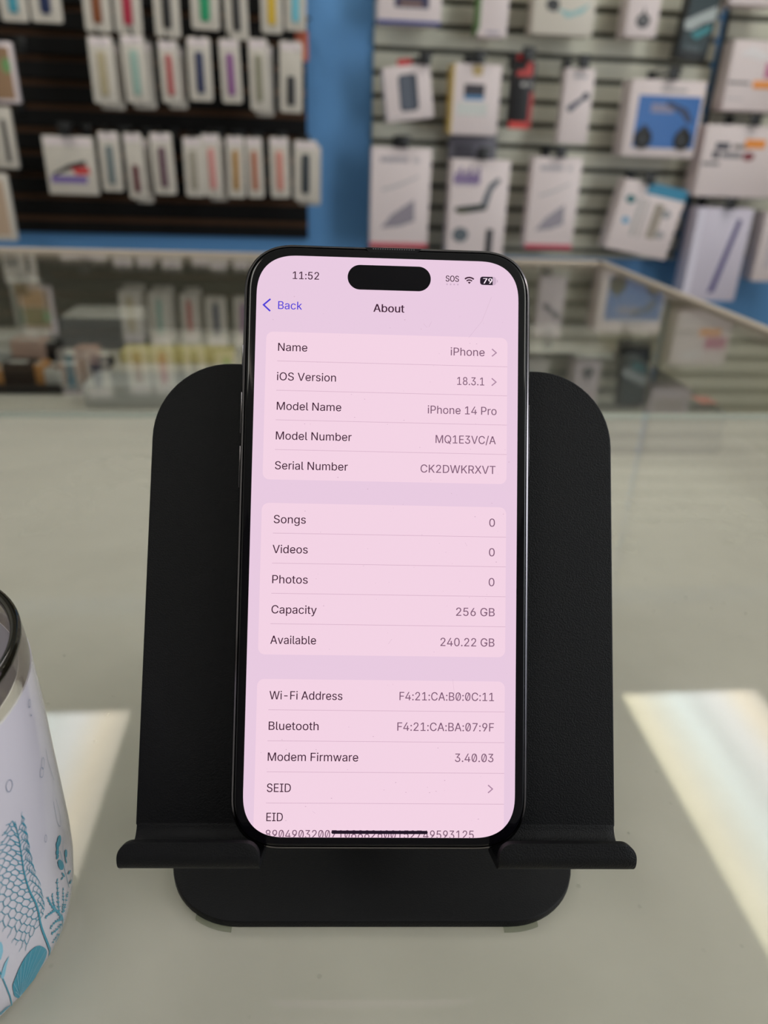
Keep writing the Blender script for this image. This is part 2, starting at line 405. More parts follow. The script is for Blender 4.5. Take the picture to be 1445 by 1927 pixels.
GLYPH_TEXT = r'''-453|337,244 337,188 114,188 114,244
.188|95,-4 78,-1 63,9 53,24 50,41 53,59 63,73 78,83 95,87 113,83 128,73 138,59 141,41 138,24 128,9 113,-1
/249|235,533 71,-76 14,-76 178,533
0453|227,-7 174,1 130,24 95,62 69,113 53,178 48,254 53,330 69,395 95,447 130,484 174,508 227,516 279,508 323,484 358,447 384,395 400,330 405,254 400,178 384,113 359,62 323,24 279,1|227,50 261,56 290,74 313,103 330,144 340,194 344,254 340,314 330,365 313,405 290,435 261,453 227,460 192,453 163,435 140,405 123,365 113,314 109,254 113,194 123,144 140,103 163,74 192,56
1453|76,0 76,55 391,55 391,0|276,509 276,0 212,0 212,448 209,448 86,358 86,427 198,509
2453|64,0 64,47 234,229 282,282 311,327 318,348 320,371 317,397 308,419 293,436 273,449 250,457 224,460 196,457 172,447 153,433 139,413 130,390 127,362 66,362 71,405 86,442 111,473 143,496 182,511 225,516 268,511 306,497 337,474 361,445 376,411 381,372 378,345 371,318 357,290 336,259 267,180 153,60 153,57 389,57 389,0
3453|218,-7 173,-3 133,10 98,30 70,57 52,91 44,132 109,132 115,107 126,87 144,71 165,59 191,52 219,50 248,53 275,61 297,74 315,93 325,116 329,145 326,172 316,196 299,217 275,234 242,244 201,248 157,248 157,299 288,448 288,452 70,452 70,509 372,509 372,461 211,278 211,289 264,288 308,276 344,253 371,222 387,186 393,145 387,103 370,66 344,36 309,12 266,-2
4453|40,105 40,158 247,509 311,509 109,166 109,163 413,163 413,105|282,0 282,121 282,146 282,318 343,318 343,0
5453|221,-7 178,-2 140,11 108,32 83,60 66,93 60,130 122,130 127,108 138,89 154,73 173,60 196,52 221,50 250,53 276,64 298,82 314,104 324,131 328,162 324,193 314,221 297,244 275,262 248,273 218,277 167,268 145,258 128,246 67,253 96,509 366,509 366,452 151,452 134,301 136,301 155,315 178,325 203,331 229,334 263,330 294,321 321,306 345,285 364,260 379,231 388,199 391,163 385,117 369,76 343,41 309,15 268,-1
6453|226,-7 182,-1 142,15 109,40 84,74 69,115 64,162 68,199 80,239 102,285 137,340 252,509 322,509 151,261 145,261 165,288 196,307 235,314 278,309 316,295 346,271 370,240 384,201 389,157 384,112 368,73 343,39 310,14 271,-2|226,48 254,52 279,63 299,79 314,101 324,128 327,157 324,187 314,213 299,235 279,251 254,262 226,265 198,262 174,252 153,235 138,214 128,188 125,158 128,128 138,102 153,79 174,63 198,52
7453|97,0 323,448 323,452 62,452 62,509 391,509 391,449 165,0
8453|226,-7 178,-2 136,11 101,33 74,62 57,96 52,135 55,166 65,195 81,220 101,241 125,256 153,265 153,267 119,282 93,308 76,342 70,380 75,417 90,450 114,477 146,498 184,511 226,516 269,511 306,498 337,477 361,450 377,417 382,380 376,342 359,308 333,282 300,267 300,265 327,256 351,241 372,220 387,195 397,166 401,135 395,96 378,62 352,33 317,11 275,-2|226,49 258,52 285,60 307,74 323,91 333,113 337,139 333,165 322,189 305,208 283,223 256,232 226,235 196,232 169,223 147,208 130,189 119,165 115,139 119,113 129,91 145,74 167,60 195,52|226,290 252,292 274,300 293,313 307,330 316,351 319,376 316,399 308,420 294,437 275,449 252,457 226,460 200,457 177,449 159,437 145,420 136,399 133,376 136,351 145,330 159,313 178,300 201,292
9453|226,516 271,510 310,494 343,468 368,434 384,393 389,347 385,309 373,270 350,224 315,168 200,0 130,0 301,248 307,248 287,221 257,202 218,195 175,199 137,214 106,237 83,269 68,307 64,352 69,397 85,436 110,469 143,494 182,510|226,460 199,457 174,446 154,429 138,407 129,381 125,352 129,322 138,295 154,274 174,257 199,247 226,243 254,247 279,257 299,273 314,295 324,321 327,350 324,381 314,407 299,429 279,446 254,457
:188|95,-4 78,-1 63,9 53,24 50,41 53,59 63,73 78,83 95,87 113,83 128,73 138,59 141,41 138,24 128,9 113,-1|95,271 78,274 63,284 53,299 50,316 53,334 63,349 78,359 95,362 113,359 128,349 138,334 141,316 138,299 128,284 113,274
A480|16,0 201,509 276,509 463,0 395,0 287,302 264,372 232,478 245,478 213,371 191,302 85,0|110,142 110,199 370,199 370,142
B456|60,0 60,509 241,509 289,504 329,491 359,469 381,442 394,410 398,374 395,344 387,320 373,301 356,286 315,267 315,262 339,257 363,245 385,227 402,203 414,173 418,136 413,100 400,67 377,39 344,18 301,4 247,0|125,57 245,57 296,63 330,80 349,105 355,137 352,161 342,184 327,203 306,218 279,228 248,231 125,231|125,285 238,285 265,288 288,296 308,309 323,326 333,348 336,372 330,403 313,429 283,446 240,452 125,452
C510|267,-7 205,1 150,25 104,63 70,115 48,179 40,254 48,329 70,393 104,445 150,484 205,508 267,516 305,513 340,504 373,490 402,471 427,447 448,418 463,385 473,348 408,348 401,373 389,395 357,428 315,449 267,456 223,450 184,432 150,403 125,364 109,314 103,254 109,194 125,145 151,105 184,76 223,59 267,53 315,60 357,81 389,114 408,160 473,160 463,124 448,91 428,62 402,38 373,19 341,5 305,-4
D502|219,0 96,0 96,57 215,57 272,63 318,81 354,110 379,149 394,198 399,255 394,312 379,361 354,399 320,428 275,446 221,452 93,452 93,509 225,509 294,501 353,478 377,461 399,441 418,418 433,391 455,329 462,255 455,181 433,119 417,92 398,68 376,48 351,31 291,8|125,509 125,0 60,0 60,509
E419|60,0 60,509 372,509 372,452 125,452 125,286 355,286 355,229 125,229 125,57 375,57 375,0
F410|60,0 60,509 369,509 369,452 125,452 125,278 346,278 346,221 125,221 125,0
G520|269,-7 205,1 149,25 104,64 69,116 47,179 40,254 47,329 69,393 103,445 149,484 203,508 265,516 304,513 340,504 374,489 403,469 429,445 449,416 465,384 474,349 408,349 387,393 356,427 315,448 265,456 222,450 183,432 150,404 125,364 109,314 103,254 109,194 125,145 151,105 184,76 224,59 269,53 309,57 345,71 374,93 396,123 410,160 415,202 434,199 283,199 283,256 478,256 478,200 471,141 451,91 419,50 377,19 326,0
I300|31,0 31,57 118,57 118,452 31,452 31,509 269,509 269,452 183,452 183,57 269,57 269,0
K467|104,145 104,216 139,261 174,303 212,344 364,509 448,509 231,276 228,276|60,0 60,509 125,509 125,334 124,225 125,193 125,0|372,0 188,259 228,309 449,0
M628|60,0 60,509 152,509 277,187 287,159 299,123 311,84 322,49 307,49 318,83 330,121 342,158 352,187 476,509 568,509 568,0 504,0 504,291 504,327 505,369 506,413 507,457 513,457 498,409 482,363 467,322 456,291 342,0 286,0 170,291 159,321 145,361 129,408 112,457 119,457 120,416 121,372 122,328 122,291 122,0
N523|60,0 60,509 136,509 343,183 363,151 388,107 414,55 405,54 401,108 399,157 399,195 399,509 463,509 463,0 387,0 202,290 177,331 148,381 108,452 119,454 122,384 124,328 125,291 125,0
O533|267,-7 205,1 150,25 105,63 70,115 48,179 40,254 48,329 70,393 105,445 150,484 205,508 267,516 329,508 384,484 429,445 464,393 486,329 493,254 486,179 464,115 429,63 384,25 329,1|267,53 310,59 349,76 383,105 408,144 425,194 430,254 425,314 408,365 383,404 349,433 310,450 267,456 223,450 184,433 151,404 125,364 109,314 103,254 109,194 125,144 151,105 184,76 223,59
P445|60,0 60,509 235,509 289,503 332,487 366,462 390,430 404,391 409,348 404,304 390,265 366,233 332,207 289,191 235,186 125,186 125,0|233,242 269,246 297,256 318,272 333,294 342,319 344,348 342,376 333,402 318,423 297,439 269,449 232,452 125,452 125,242
Q533|245,159 313,159 369,85 384,65 468,-48 401,-48 346,27 331,46|267,-7 205,1 150,25 105,63 70,115 48,179 40,254 48,329 70,393 105,445 150,484 205,508 267,516 329,508 384,484 429,445 464,393 486,329 493,254 486,179 464,115 429,63 384,25 329,1|267,53 310,59 349,76 383,105 408,144 425,194 430,254 425,314 408,365 383,404 349,433 310,450 267,456 223,450 184,433 151,404 125,364 109,314 103,254 109,194 125,144 151,105 184,76 223,59
R449|60,0 60,509 236,509 290,504 333,489 367,465 390,433 405,395 409,352 405,309 390,271 367,240 333,217 289,203 236,198 125,198 125,0|234,255 269,258 298,267 319,281 334,300 342,324 345,352 342,380 334,405 319,425 298,440 269,449 233,452 125,452 125,255|353,0 230,229 303,229 428,0
S447|224,-9 172,-4 128,9 91,31 64,60 46,96 38,137 104,137 110,110 123,88 142,71 166,59 194,52 224,49 257,52 286,60 311,74 329,92 341,114 346,139 342,161 332,179 316,193 296,205 245,222 184,239 128,260 86,289 71,307 60,326 54,348 52,372 58,413 75,448 102,476 138,498 180,511 227,516 275,511 316,498 351,476 377,449 394,415 401,378 337,378 326,412 302,437 267,453 225,459 194,456 167,448 145,435 129,418 118,398 115,376 119,352 131,334 148,319 169,308 212,293 264,279 312,264 359,238 379,220 395,198 405,171 408,139 403,99 386,64 360,34 323,11 278,-4
T449|32,452 32,509 417,509 417,452 257,452 257,0 193,0 193,452
V480|204,0 16,509 84,509 192,206 215,137 248,31 235,31 267,138 290,206 395,509 463,509 278,0
W686|155,0 16,509 82,509 163,196 175,145 187,94 197,40 189,40 200,94 211,145 224,196 306,509 380,509 462,196 474,145 486,94 497,40 488,40 499,94 510,145 523,196 603,509 670,509 530,0 455,0 368,323 351,391 336,475 350,475 335,395 318,323 230,0
X474|18,0 217,284 217,236 29,509 104,509 178,400 204,361 223,329 243,292 232,292 252,329 272,361 298,400 374,509 446,509 259,239 259,287 456,0 382,0 292,129 268,165 250,195 230,231 244,231 225,196 206,166 182,129 91,0
a389|160,-9 126,-5 94,5 68,22 48,45 35,73 30,108 34,138 43,161 58,179 78,193 125,211 178,220 234,227 265,235 273,243 276,255 276,257 273,279 267,297 256,311 240,322 220,329 196,331 171,329 149,322 118,301 100,274 41,291 57,322 79,346 104,364 133,375 163,382 194,384 239,379 286,360 306,343 322,320 333,290 337,251 337,0 277,0 277,52 272,52 252,25 215,1 190,-6|170,45 202,49 228,59 248,74 263,93 272,115 276,138 276,190 259,182 231,176 200,171 175,168 134,159 117,150 103,139 95,124 92,105 94,87 102,72 114,61 130,52
b424|229,-8 198,-5 172,4 138,31 118,59 112,59 112,0 53,0 53,509 114,509 114,319 118,319 137,346 171,373 197,381 229,384 274,378 313,361 345,332 370,293 385,245 390,189 385,133 370,84 346,45 313,16 274,-2|220,47 253,51 279,66 301,88 316,117 325,151 328,189 325,227 316,261 301,290 280,311 253,325 220,330 188,325 161,312 140,291 125,263 116,229 113,189 116,150 125,115 140,86 162,65 188,51
c396|207,-8 159,-2 117,16 82,46 56,85 40,133 34,187 40,243 56,291 82,330 117,360 159,378 207,384 260,377 305,356 340,322 362,277 303,262 290,289 270,311 242,325 207,330 173,325 145,310 124,287 108,258 99,224 96,187 99,151 108,117 124,89 145,66 173,51 207,46 243,52 271,66 292,89 304,117 363,102 354,78 341,56 306,21 261,-1
d424|195,-8 151,-2 111,16 79,45 55,84 39,133 34,189 39,245 55,293 79,332 112,361 151,378 196,384 228,381 253,373 287,346 306,319 311,319 311,509 372,509 372,0 313,0 313,59 307,59 287,31 252,4 227,-5|205,47 236,51 263,65 284,86 299,115 309,150 312,189 309,229 300,263 284,291 263,312 237,325 205,330 172,325 145,311 124,290 108,261 99,227 96,189 99,151 109,117 124,88 145,66 172,51
e404|212,-8 161,-2 117,16 82,46 56,85 40,132 34,187 39,242 55,290 81,329 115,359 157,378 205,384 236,382 266,374 294,361 319,341 341,315 357,282 368,242 371,194 371,169 75,169 75,221 338,221 310,202 307,237 298,269 283,294 263,314 237,326 205,330 173,326 146,313 125,294 109,270 99,241 96,211 96,178 100,139 110,106 128,80 151,61 179,50 212,46 254,53 285,73 306,105 365,91 353,63 335,39 311,19 283,4 249,-5
g425|207,-151 168,-148 134,-140 105,-127 82,-110 64,-91 51,-69 101,-41 122,-66 154,-88 178,-95 207,-97 249,-92 282,-75 295,-62 304,-47 310,-28 311,-6 311,68 306,68 287,41 252,16 227,8 195,5 152,10 113,27 80,53 55,90 39,136 34,191 39,246 55,293 80,332 112,361 152,378 196,384 228,382 253,373 288,346 308,319 313,319 313,379 372,379 372,-9 367,-54 350,-90 324,-117 291,-136 251,-147|205,59 237,63 264,75 285,95 300,121 309,154 312,193 309,231 300,264 285,291 264,312 237,325 205,330 172,325 145,312 124,290 109,262 99,229 96,193 99,155 109,123 124,96 145,76 172,63
h410|114,227 114,0 53,0 53,509 114,509 114,287 102,287 124,332 152,362 187,379 227,384 264,380 295,369 321,349 341,321 353,285 357,240 357,0 296,0 296,235 290,275 273,304 246,323 210,329 184,326 161,317 141,303 126,283 117,257
i167|53,0 53,379 114,379 114,0|84,443 67,446 54,455 44,468 41,483 44,499 54,512 67,521 84,524 100,521 114,512 123,499 126,483 123,468 114,455 100,446
k381|110,137 110,212 121,212 284,379 360,379 184,199 177,199|53,0 53,509 114,509 114,0|294,0 148,186 191,229 372,0
l189|139,-2 101,3 74,20 58,47 53,84 53,509 114,509 114,99 115,77 120,62 130,54 146,52 160,53 170,54 181,3 162,-1
m610|53,0 53,379 112,379 112,295 108,295 118,323 132,346 151,363 172,376 195,384 219,386 257,380 287,361 309,331 321,295 312,295 322,321 337,343 357,361 381,375 407,383 437,386 468,383 497,372 522,354 541,328 553,296 557,255 557,0 496,0 496,254 490,289 473,313 447,326 419,330 395,328 374,320 358,307 345,290 338,270 335,247 335,0 274,0 274,260 269,288 253,311 229,326 199,330 178,328 158,320 140,307 126,289 117,266 114,238 114,0
n410|114,227 114,0 53,0 53,379 112,379 112,287 102,287 124,332 152,362 187,379 227,384 264,380 295,369 321,349 341,321 353,285 357,240 357,0 296,0 296,235 290,275 273,304 246,323 210,329 184,326 161,317 141,303 126,283 117,257
o415|207,-8 159,-2 117,16 82,46 56,85 40,133 34,187 40,243 56,291 82,330 117,360 159,378 207,384 256,378 299,360 333,330 359,291 376,243 381,187 376,133 359,85 333,46 299,16 256,-2|207,46 242,51 270,66 292,89 307,117 316,151 319,187 316,224 307,258 292,287 270,310 242,325 207,330 173,325 145,310 124,287 108,258 99,224 96,187 99,151 108,117 124,89 145,66 173,51
p424|53,-143 53,379 112,379 112,319 118,319 137,346 171,373 197,381 229,384 274,378 313,361 345,332 370,293 385,245 390,189 385,133 370,84 346,45 313,16 274,-2 229,-8 198,-5 173,4 138,31 118,59 114,59 114,-143|220,47 253,51 279,66 301,88 316,117 325,151 328,189 325,227 316,261 301,290 280,311 253,325 220,330 188,325 161,312 140,291 125,263 116,229 113,189 116,150 125,115 140,86 162,65 188,51
r259|53,0 53,379 112,379 112,321 115,321 130,347 152,367 181,380 213,385 229,384 243,384 243,322 230,324 207,326 182,323 159,315 140,301 126,284 117,262 114,237 114,0
s365|182,-8 145,-5 112,3 84,18 62,38 45,63 36,94 94,107 105,79 124,60 150,49 181,45 217,50 244,62 262,81 268,103 265,121 254,136 237,147 212,155 149,170 104,186 72,208 53,237 47,274 51,305 65,332 87,354 115,370 149,381 187,384 223,381 254,372 279,358 299,339 314,316 324,290 268,277 258,298 243,316 219,328 187,333 156,329 131,317 114,299 109,277 112,258 124,243 144,232 172,223 229,209 275,194 306,171 325,142 331,107 326,75 312,47 290,24 260,6 223,-5
t227|204,379 204,327 6,327 6,379|65,471 126,471 126,98 128,76 136,61 150,53 170,50 185,51 202,54 213,2 192,-3 168,-4 125,2 92,21 72,52 65,93
u410|182,-5 146,-1 115,11 89,31 69,59 57,95 53,139 53,379 114,379 114,144 119,105 137,75 164,56 200,50 226,53 249,62 268,77 283,97 293,122 296,153 296,379 357,379 357,0 298,0 298,92 307,92 286,47 257,17 222,0
v389|163,0 17,379 84,379 165,155 187,87 206,21 184,21 203,87 224,155 305,379 371,379 226,0
w567|138,0 23,379 87,379 133,214 154,137 175,41 165,41 186,135 206,214 252,379 316,379 362,214 382,136 402,41 391,41 413,135 434,214 480,379 545,379 429,0 368,0 319,172 305,225 291,280 277,338 291,338 277,280 263,225 248,172 199,0
y389|47,-139 61,-86 71,-87 104,-89 118,-84 130,-74 141,-58 151,-36 163,-1 17,379 84,379 165,155 187,87 206,21 184,21 202,87 224,155 305,379 371,379 204,-58 177,-107 159,-124 139,-136 117,-143 91,-145 65,-143
 188|'''

# ================================================================== PHONE STAND
M_STAND = mat('black_powder_coat', (8, 8, 11), .55, spec=.2, bump=(2800, .35, .0005))
M_STEEL = mat('hinge_steel', (70, 70, 74), .35, .9)
M_PAD = glass_sheet_mat('clear_gel_pad', (236, 238, 232), haze=.10, haze_rgb=(185, 185, 176), rough=.15)
BOT = Vector((0.01454762, 0.12295011, 0.02900489))       # bottom centre of the phone's front face
YAW = math.radians(-3.694)
SB = Vector((BOT.x, BOT.y, 0.0))
stand = thing('phone_stand', 'black metal phone stand with bent front lips holding up the smartphone', 'phone stand', SB, YAW)
LEAN = math.radians(31.0)
uV = Vector((0, math.sin(LEAN), math.cos(LEAN))); nV = Vector((0, -math.cos(LEAN), math.sin(LEAN)))   # stand-local: up the plate, out of the plate
PN = Vector((-0.05615885, -0.86963276, 0.49049469)); PU = Vector((0.03158662, 0.48947658, 0.87144418)); PX = Vector((0.997922076, -0.064432373, 0.00002))
back_l = Matrix.Rotation(-YAW, 3, 'Z') @ (-PN * .0080)
Q0 = Vector((0, back_l.y, BOT.z + back_l.z)) - nV * .0013          # plate frame origin (plate's front face, level with the phone's bottom edge)
def pf(x, n, u): return Vector((x, 0, 0)) + Q0 + nV * n + uV * u
TK = .0021                                                # sheet metal thickness
HW, HT, RC_ = .0603, .1202, .0200
def sheet_strip(name, path, xf, parent, nx=14):
    """bend a metal sheet: path [(n,u)] of its front face, xf(k) -> (x0,x1) there; given thickness and a small edge radius"""
    vs = []; fs = []
    for k, (n, u) in enumerate(path):
        x0, x1 = xf(k)
        for i in range(nx + 1): vs.append(pf(x0 + (x1 - x0) * i / nx, n, u))
    for k in range(len(path) - 1):
        for i in range(nx):
            fs.append([k * (nx + 1) + i, k * (nx + 1) + i + 1, (k + 1) * (nx + 1) + i + 1, (k + 1) * (nx + 1) + i])
    b = MB(); b.add(vs, fs, M_STAND); o = b.build(name, parent, smooth=50, fixn=False)
    return o
def solidify(o, th, off):
    m = o.modifiers.new('sheet', 'SOLIDIFY'); m.thickness = th; m.offset = off
    m = o.modifiers.new('edge', 'BEVEL'); m.width = .00035; m.segments = 2; m.limit_method = 'ANGLE'; m.angle_limit = math.radians(50)
    return o
# back plate: straight sheet with two round top corners
R_BEND = .0030; US = .0010
b = MB()
outl = rrect(-HW, R_BEND - .0006, HW, HT, (0, 0, RC_, RC_), seg=14)
n = len(outl)
vs = [pf(x, 0, u) for x, u in outl] + [pf(x, -TK, u) for x, u in outl]
fs = [[i, (i + 1) % n, n + (i + 1) % n, n + i] for i in range(n)] + [list(range(n))[::-1], list(range(n, 2 * n))]
b.add(vs, fs, M_STAND)
plate = b.build('back_plate', stand, smooth=35)
m = plate.modifiers.new('edge', 'BEVEL'); m.width = .00035; m.segments = 2; m.limit_method = 'ANGLE'; m.angle_limit = math.radians(50)
# ledges: the plate's lower edge bends forward and up again into a lip, left and right of the charging gap
NL = .0136           # inner face of the lip
LH = .0037           # lip height above the phone's bottom edge
XI = .0277
path = []
for k in range(9):
    a = k / 8 * PI / 2; path.append((R_BEND * (1 - math.cos(a)), R_BEND * (1 - math.sin(a)) - US * math.sin(a)))
r2 = .0016
for k in range(1, 4): path.append((R_BEND + (NL - r2 - R_BEND) * k / 3, -US))
for k in range(1, 8):
    a = k / 7 * PI / 2; path.append((NL - r2 + r2 * math.sin(a), -US + r2 * (1 - math.cos(a))))
u1 = path[-1][1]; NLIP = 12; k_lip = len(path)
for k in range(1, NLIP + 1): path.append((NL, u1 + (LH - u1) * math.sin(k / NLIP * PI / 2)))
RLO, RLI = .0034, .0034
def lipx(sign):
    def f(k):
        u = path[k][1]
        xo, xi = HW - .0003, XI
        if k >= k_lip - 1:
            to = max(0, (u - (LH - RLO)) / RLO); ti = max(0, (u - (LH - RLI)) / RLI)
            xo -= RLO * (1 - math.sqrt(max(0, 1 - min(1, to) ** 2))); xi += RLI * (1 - math.sqrt(max(0, 1 - min(1, ti) ** 2)))
        return (xi, xo) if sign > 0 else (-xo, -xi)
    return f
for s in (-1, 1):
    lp = sheet_strip('ledge_lip', path, lipx(s), stand)
    solidify(lp, TK, 1)
# base plate
b = MB(); b.prism(rrect(-.0553, .0002, .0547, .116, .0205, seg=14), .0004, .0030, M_STAND, axis='z', cham=.0005)
b.build('base_plate', stand, smooth=35)
# clear gel pads that peek out under the front corners
for (x0, x1, s) in ((-.0462, -.0366, 1), (.0330, .0420, -1)):
    b = MB()
    def fy(x):
        dx = max(0, abs(x) - (.0553 - .0205) if x < 0 else x - (.0547 - .0205)); return .0002 + .0205 - math.sqrt(max(0, .0205 ** 2 - dx * dx))
    xs = [x0 + (x1 - x0) * i / 6 for i in range(7)]
    pts = [(x, fy(x) - .0011) for x in xs] + [(x, fy(x) + .006) for x in xs[::-1]]
    b.prism(pts, .00005, .0006, M_PAD, axis='z')
    b.build('clear_pad', stand)
# rear support: forked arm with two hinge barrels
hb = Vector((0, .094, .0085)); ht = pf(0, -TK - .006, .062)
for name, p in (('hinge', hb), ('hinge', ht)):
    b = MB(); b.tube([p + Vector((-.030, 0, 0)), p + Vector((.030, 0, 0))], .0052, M_STEEL, 20); b.build(name, stand, smooth=40)
for s in (-1, 1):
    b = MB(); d = ht - hb; L = d.length
    Mx = Matrix.Translation((hb + ht) / 2 + Vector((s * .0335, 0, 0))) @ d.to_track_quat('Z', 'X').to_matrix().to_4x4()
    b.box((0, 0, 0), (.011, .0045, L + .010), M_STAND, .001, M=Mx) if abs((d.to_track_quat('Z', 'X') @ Vector((1, 0, 0))).x) < .5 else b.box((0, 0, 0), (.0045, .011, L + .010), M_STAND, .001, M=Mx)
    b.build('support_arm', stand)

# ================================================================== SMARTPHONE
M_PFRAME = mat('dark_polished_steel', (112, 108, 112), .16, 1.0)
M_PGLASS = mat('black_phone_glass', (8, 7, 11), .06, spec=.35)
M_PBACK = mat('phone_back_glass', (40, 38, 42), .35)
M_BAND = mat('antenna_band_grey', (40, 38, 40), .5)
M_ISL = mat('camera_cutout_black', (8, 6, 12), .08, spec=.25)
def scr(name, rgb, k=1.0):
    return mat(name, (4, 4, 6), .12, spec=.35, emit=(rgb, k))
M_SBG = scr('screen_lilac', (232, 202, 224)); M_SCARD = scr('screen_pink', (243, 211, 228))
M_TDK = scr('screen_text_dark', (60, 27, 49)); M_TGY = scr('screen_text_grey', (126, 92, 116)); M_TBL = scr('screen_text_blue', (74, 56, 214))
M_SEP = scr('screen_separator', (208, 172, 194)); M_LGY = scr('screen_pale_grey', (205, 176, 200)); M_WHT = scr('screen_white', (250, 232, 245)); M_BLK = scr('screen_black', (30, 14, 34)); M_CHV = scr('screen_chevron', (172, 136, 162))

phone = thing('smartphone', 'smartphone showing a pink settings list, propped upright on the black stand', 'smartphone', BOT)
pm = Matrix.Identity(4)
for i in range(3): pm[i][0] = PX[i]; pm[i][1] = PU[i]; pm[i][2] = PN[i]
phone.rotation_euler = pm.to_euler()
PWD, PHT = .0715, .1475
def layered(outline_f, layers, m, name, parent, caps=(True, True)):
    """stack of inset outlines (z, inset)"""
    b = MB(); vs = []; fs = []; base = outline_f; n = len(base)
    for z, ins in layers:
        for (x, y) in (inset(base, ins) if ins else base): vs.append((x, y, z))
    for l in range(len(layers) - 1):
        for i in range(n):
            j = (i + 1) % n; fs.append([l * n + i, l * n + j, (l + 1) * n + j, (l + 1) * n + i])
    if caps[0]: fs.append(list(range(n))[::-1])
    if caps[1]: fs.append([(len(layers) - 1) * n + i for i in range(n)])
    b.add(vs, fs, m); return b.build(name, parent, smooth=30)
body = rrect(-PWD / 2, 0, PWD / 2, PHT, .0129, seg=20, n=2.4)
layered(body, [(-.0078, .0012), (-.00755, .0005), (-.0070, .0001), (-.0062, 0), (-.0012, 0), (-.0006, .0001), (-.0002, .0004), (-.00005, .0008), (-.0004, .0010)], M_PFRAME, 'frame', phone)
layered(body, [(-.0006, .0010), (-.0001, .00102), (.0001, .00115), (.00022, .0014), (.00026, .0018)], M_PGLASS, 'front_glass', phone)
layered(body, [(-.0080, .0016), (-.0076, .0012)], M_PBACK, 'back_glass', phone)
# raised camera block on the back
b = MB(); bx = [(x, y) for x, y in rrect(.0335 - .0345, .1095, .0335, .1445, .008, seg=8)]
b.prism(bx, -.0096, -.0079, M_PBACK, axis='z', cham=.0004); cb = b.build('camera_block', phone, smooth=35)
for (x, y) in ((.0250, .1358), (.0250, .1182), (.0085, .1270)):
    b = MB(); b.prism(ellipse(x, y, .0068, .0068, 32), -.0107, -.0096, M_PFRAME, axis='z', cham=.0003)
    b.prism(ellipse(x, y, .0048, .0048, 32), -.0109, -.0106, M_PGLASS, axis='z'); b.build('lens', cb, smooth=35)
# side keys
for (s, y0, y1) in ((-1, .1170, .1225), (-1, .1000, .1105), (-1, .0865, .0970), (1, .0905, .1090)):
    b = MB(); b.box((s * (PWD / 2 + .00012), (y0 + y1) / 2, -.0037), (.0006, y1 - y0, .0026), M_PFRAME, .0002); b.build('side_key', phone, smooth=35)
# antenna bands: dark slits across the frame
for (x, y, w, h) in ((-PWD / 2 + .00026, .1315, .0006, .0010), (PWD / 2 - .00026, .1315, .0006, .0010), (-PWD / 2 + .00026, .0160, .0006, .0010), (PWD / 2 - .00026, .0160, .0006, .0010),
                     (-.0180, .00026, .0010, .0006), (.0180, PHT - .00026, .0010, .0006)):
    b = MB(); b.box((x, y, -.0037), (w, h, .0048), M_BAND); b.build('antenna_band', phone)
# earpiece slit along the top edge
s_ = .0651 / 393.0
YB = PHT / 2
def pt(px, py): return ((px - 196.5) * s_, YB + (426 - py) * s_)
b = MB()
pe = [pt(160, -16), pt(245, -16), pt(238, -8.6), pt(167, -8.6)]
b.prism(pe, .00024, .00030, mat('earpiece_mesh', (16, 15, 18), .4, spec=.2), axis='z')
for i in range(18):
    x = 172 + i * 3.6
    q = [pt(x, -13.5), pt(x + 1.6, -13.5), pt(x + 1.6, -15.1), pt(x, -15.1)]
    b.prism(q, .00029, .00033, mat('mesh_glint', (90, 86, 88), .5), axis='z')
b.build('earpiece', phone)

# --- screen contents, in screen points (393 x 852)
ZS = .00030
screen_out = rrect(0, 0, 393, 852, 63, seg=22, n=2.5)
def clip_convex(poly, conv):
    n = len(conv); area = sum(conv[i][0] * conv[(i + 1) % n][1] - conv[(i + 1) % n][0] * conv[i][1] for i in range(n))
    for i in range(n):
        a, c = conv[i], conv[(i + 1) % n]
        if abs(a[0] - c[0]) + abs(a[1] - c[1]) < 1e-9: continue
        out = []
        sd = lambda p: ((c[0] - a[0]) * (p[1] - a[1]) - (c[1] - a[1]) * (p[0] - a[0])) * (1 if area > 0 else -1)
        for k in range(len(poly)):
            p, q = poly[k - 1], poly[k]; dp, dq = sd(p), sd(q)
            if (dp >= 0) != (dq >= 0):
                t = dp / (dp - dq); out.append((p[0] + (q[0] - p[0]) * t, p[1] + (q[1] - p[1]) * t))
            if dq >= 0: out.append(q)
        poly = out
        if not poly: return []
    return poly
def flat(b, poly, z, m): b.face([(*pt(x, y), z) for x, y in poly][::-1], m)
b = MB(); flat(b, screen_out, ZS, M_SBG); screen = b.build('screen', phone, fixn=False)
def cards(y0, y1, seps, clip=False):
    b = MB(); pl = rrect(16, y0, 377, y1, 10, seg=6)
    if clip: pl = clip_convex(pl, screen_out)
    flat(b, pl, ZS + .00003, M_SCARD)
    for y in seps: flat(b, [(33, y - .32), (377, y - .32), (377, y + .32), (33, y + .32)], ZS + .00005, M_SEP)
    b.build('settings_card', screen, fixn=False)
cards(116.5, 337.2, (160.4, 204.4, 248.6, 292.8)); cards(371.8, 592.4, (416.0, 459.9, 503.8, 547.9)); cards(627.6, 900, (671.6, 715.8, 759.8, 803.8), True)

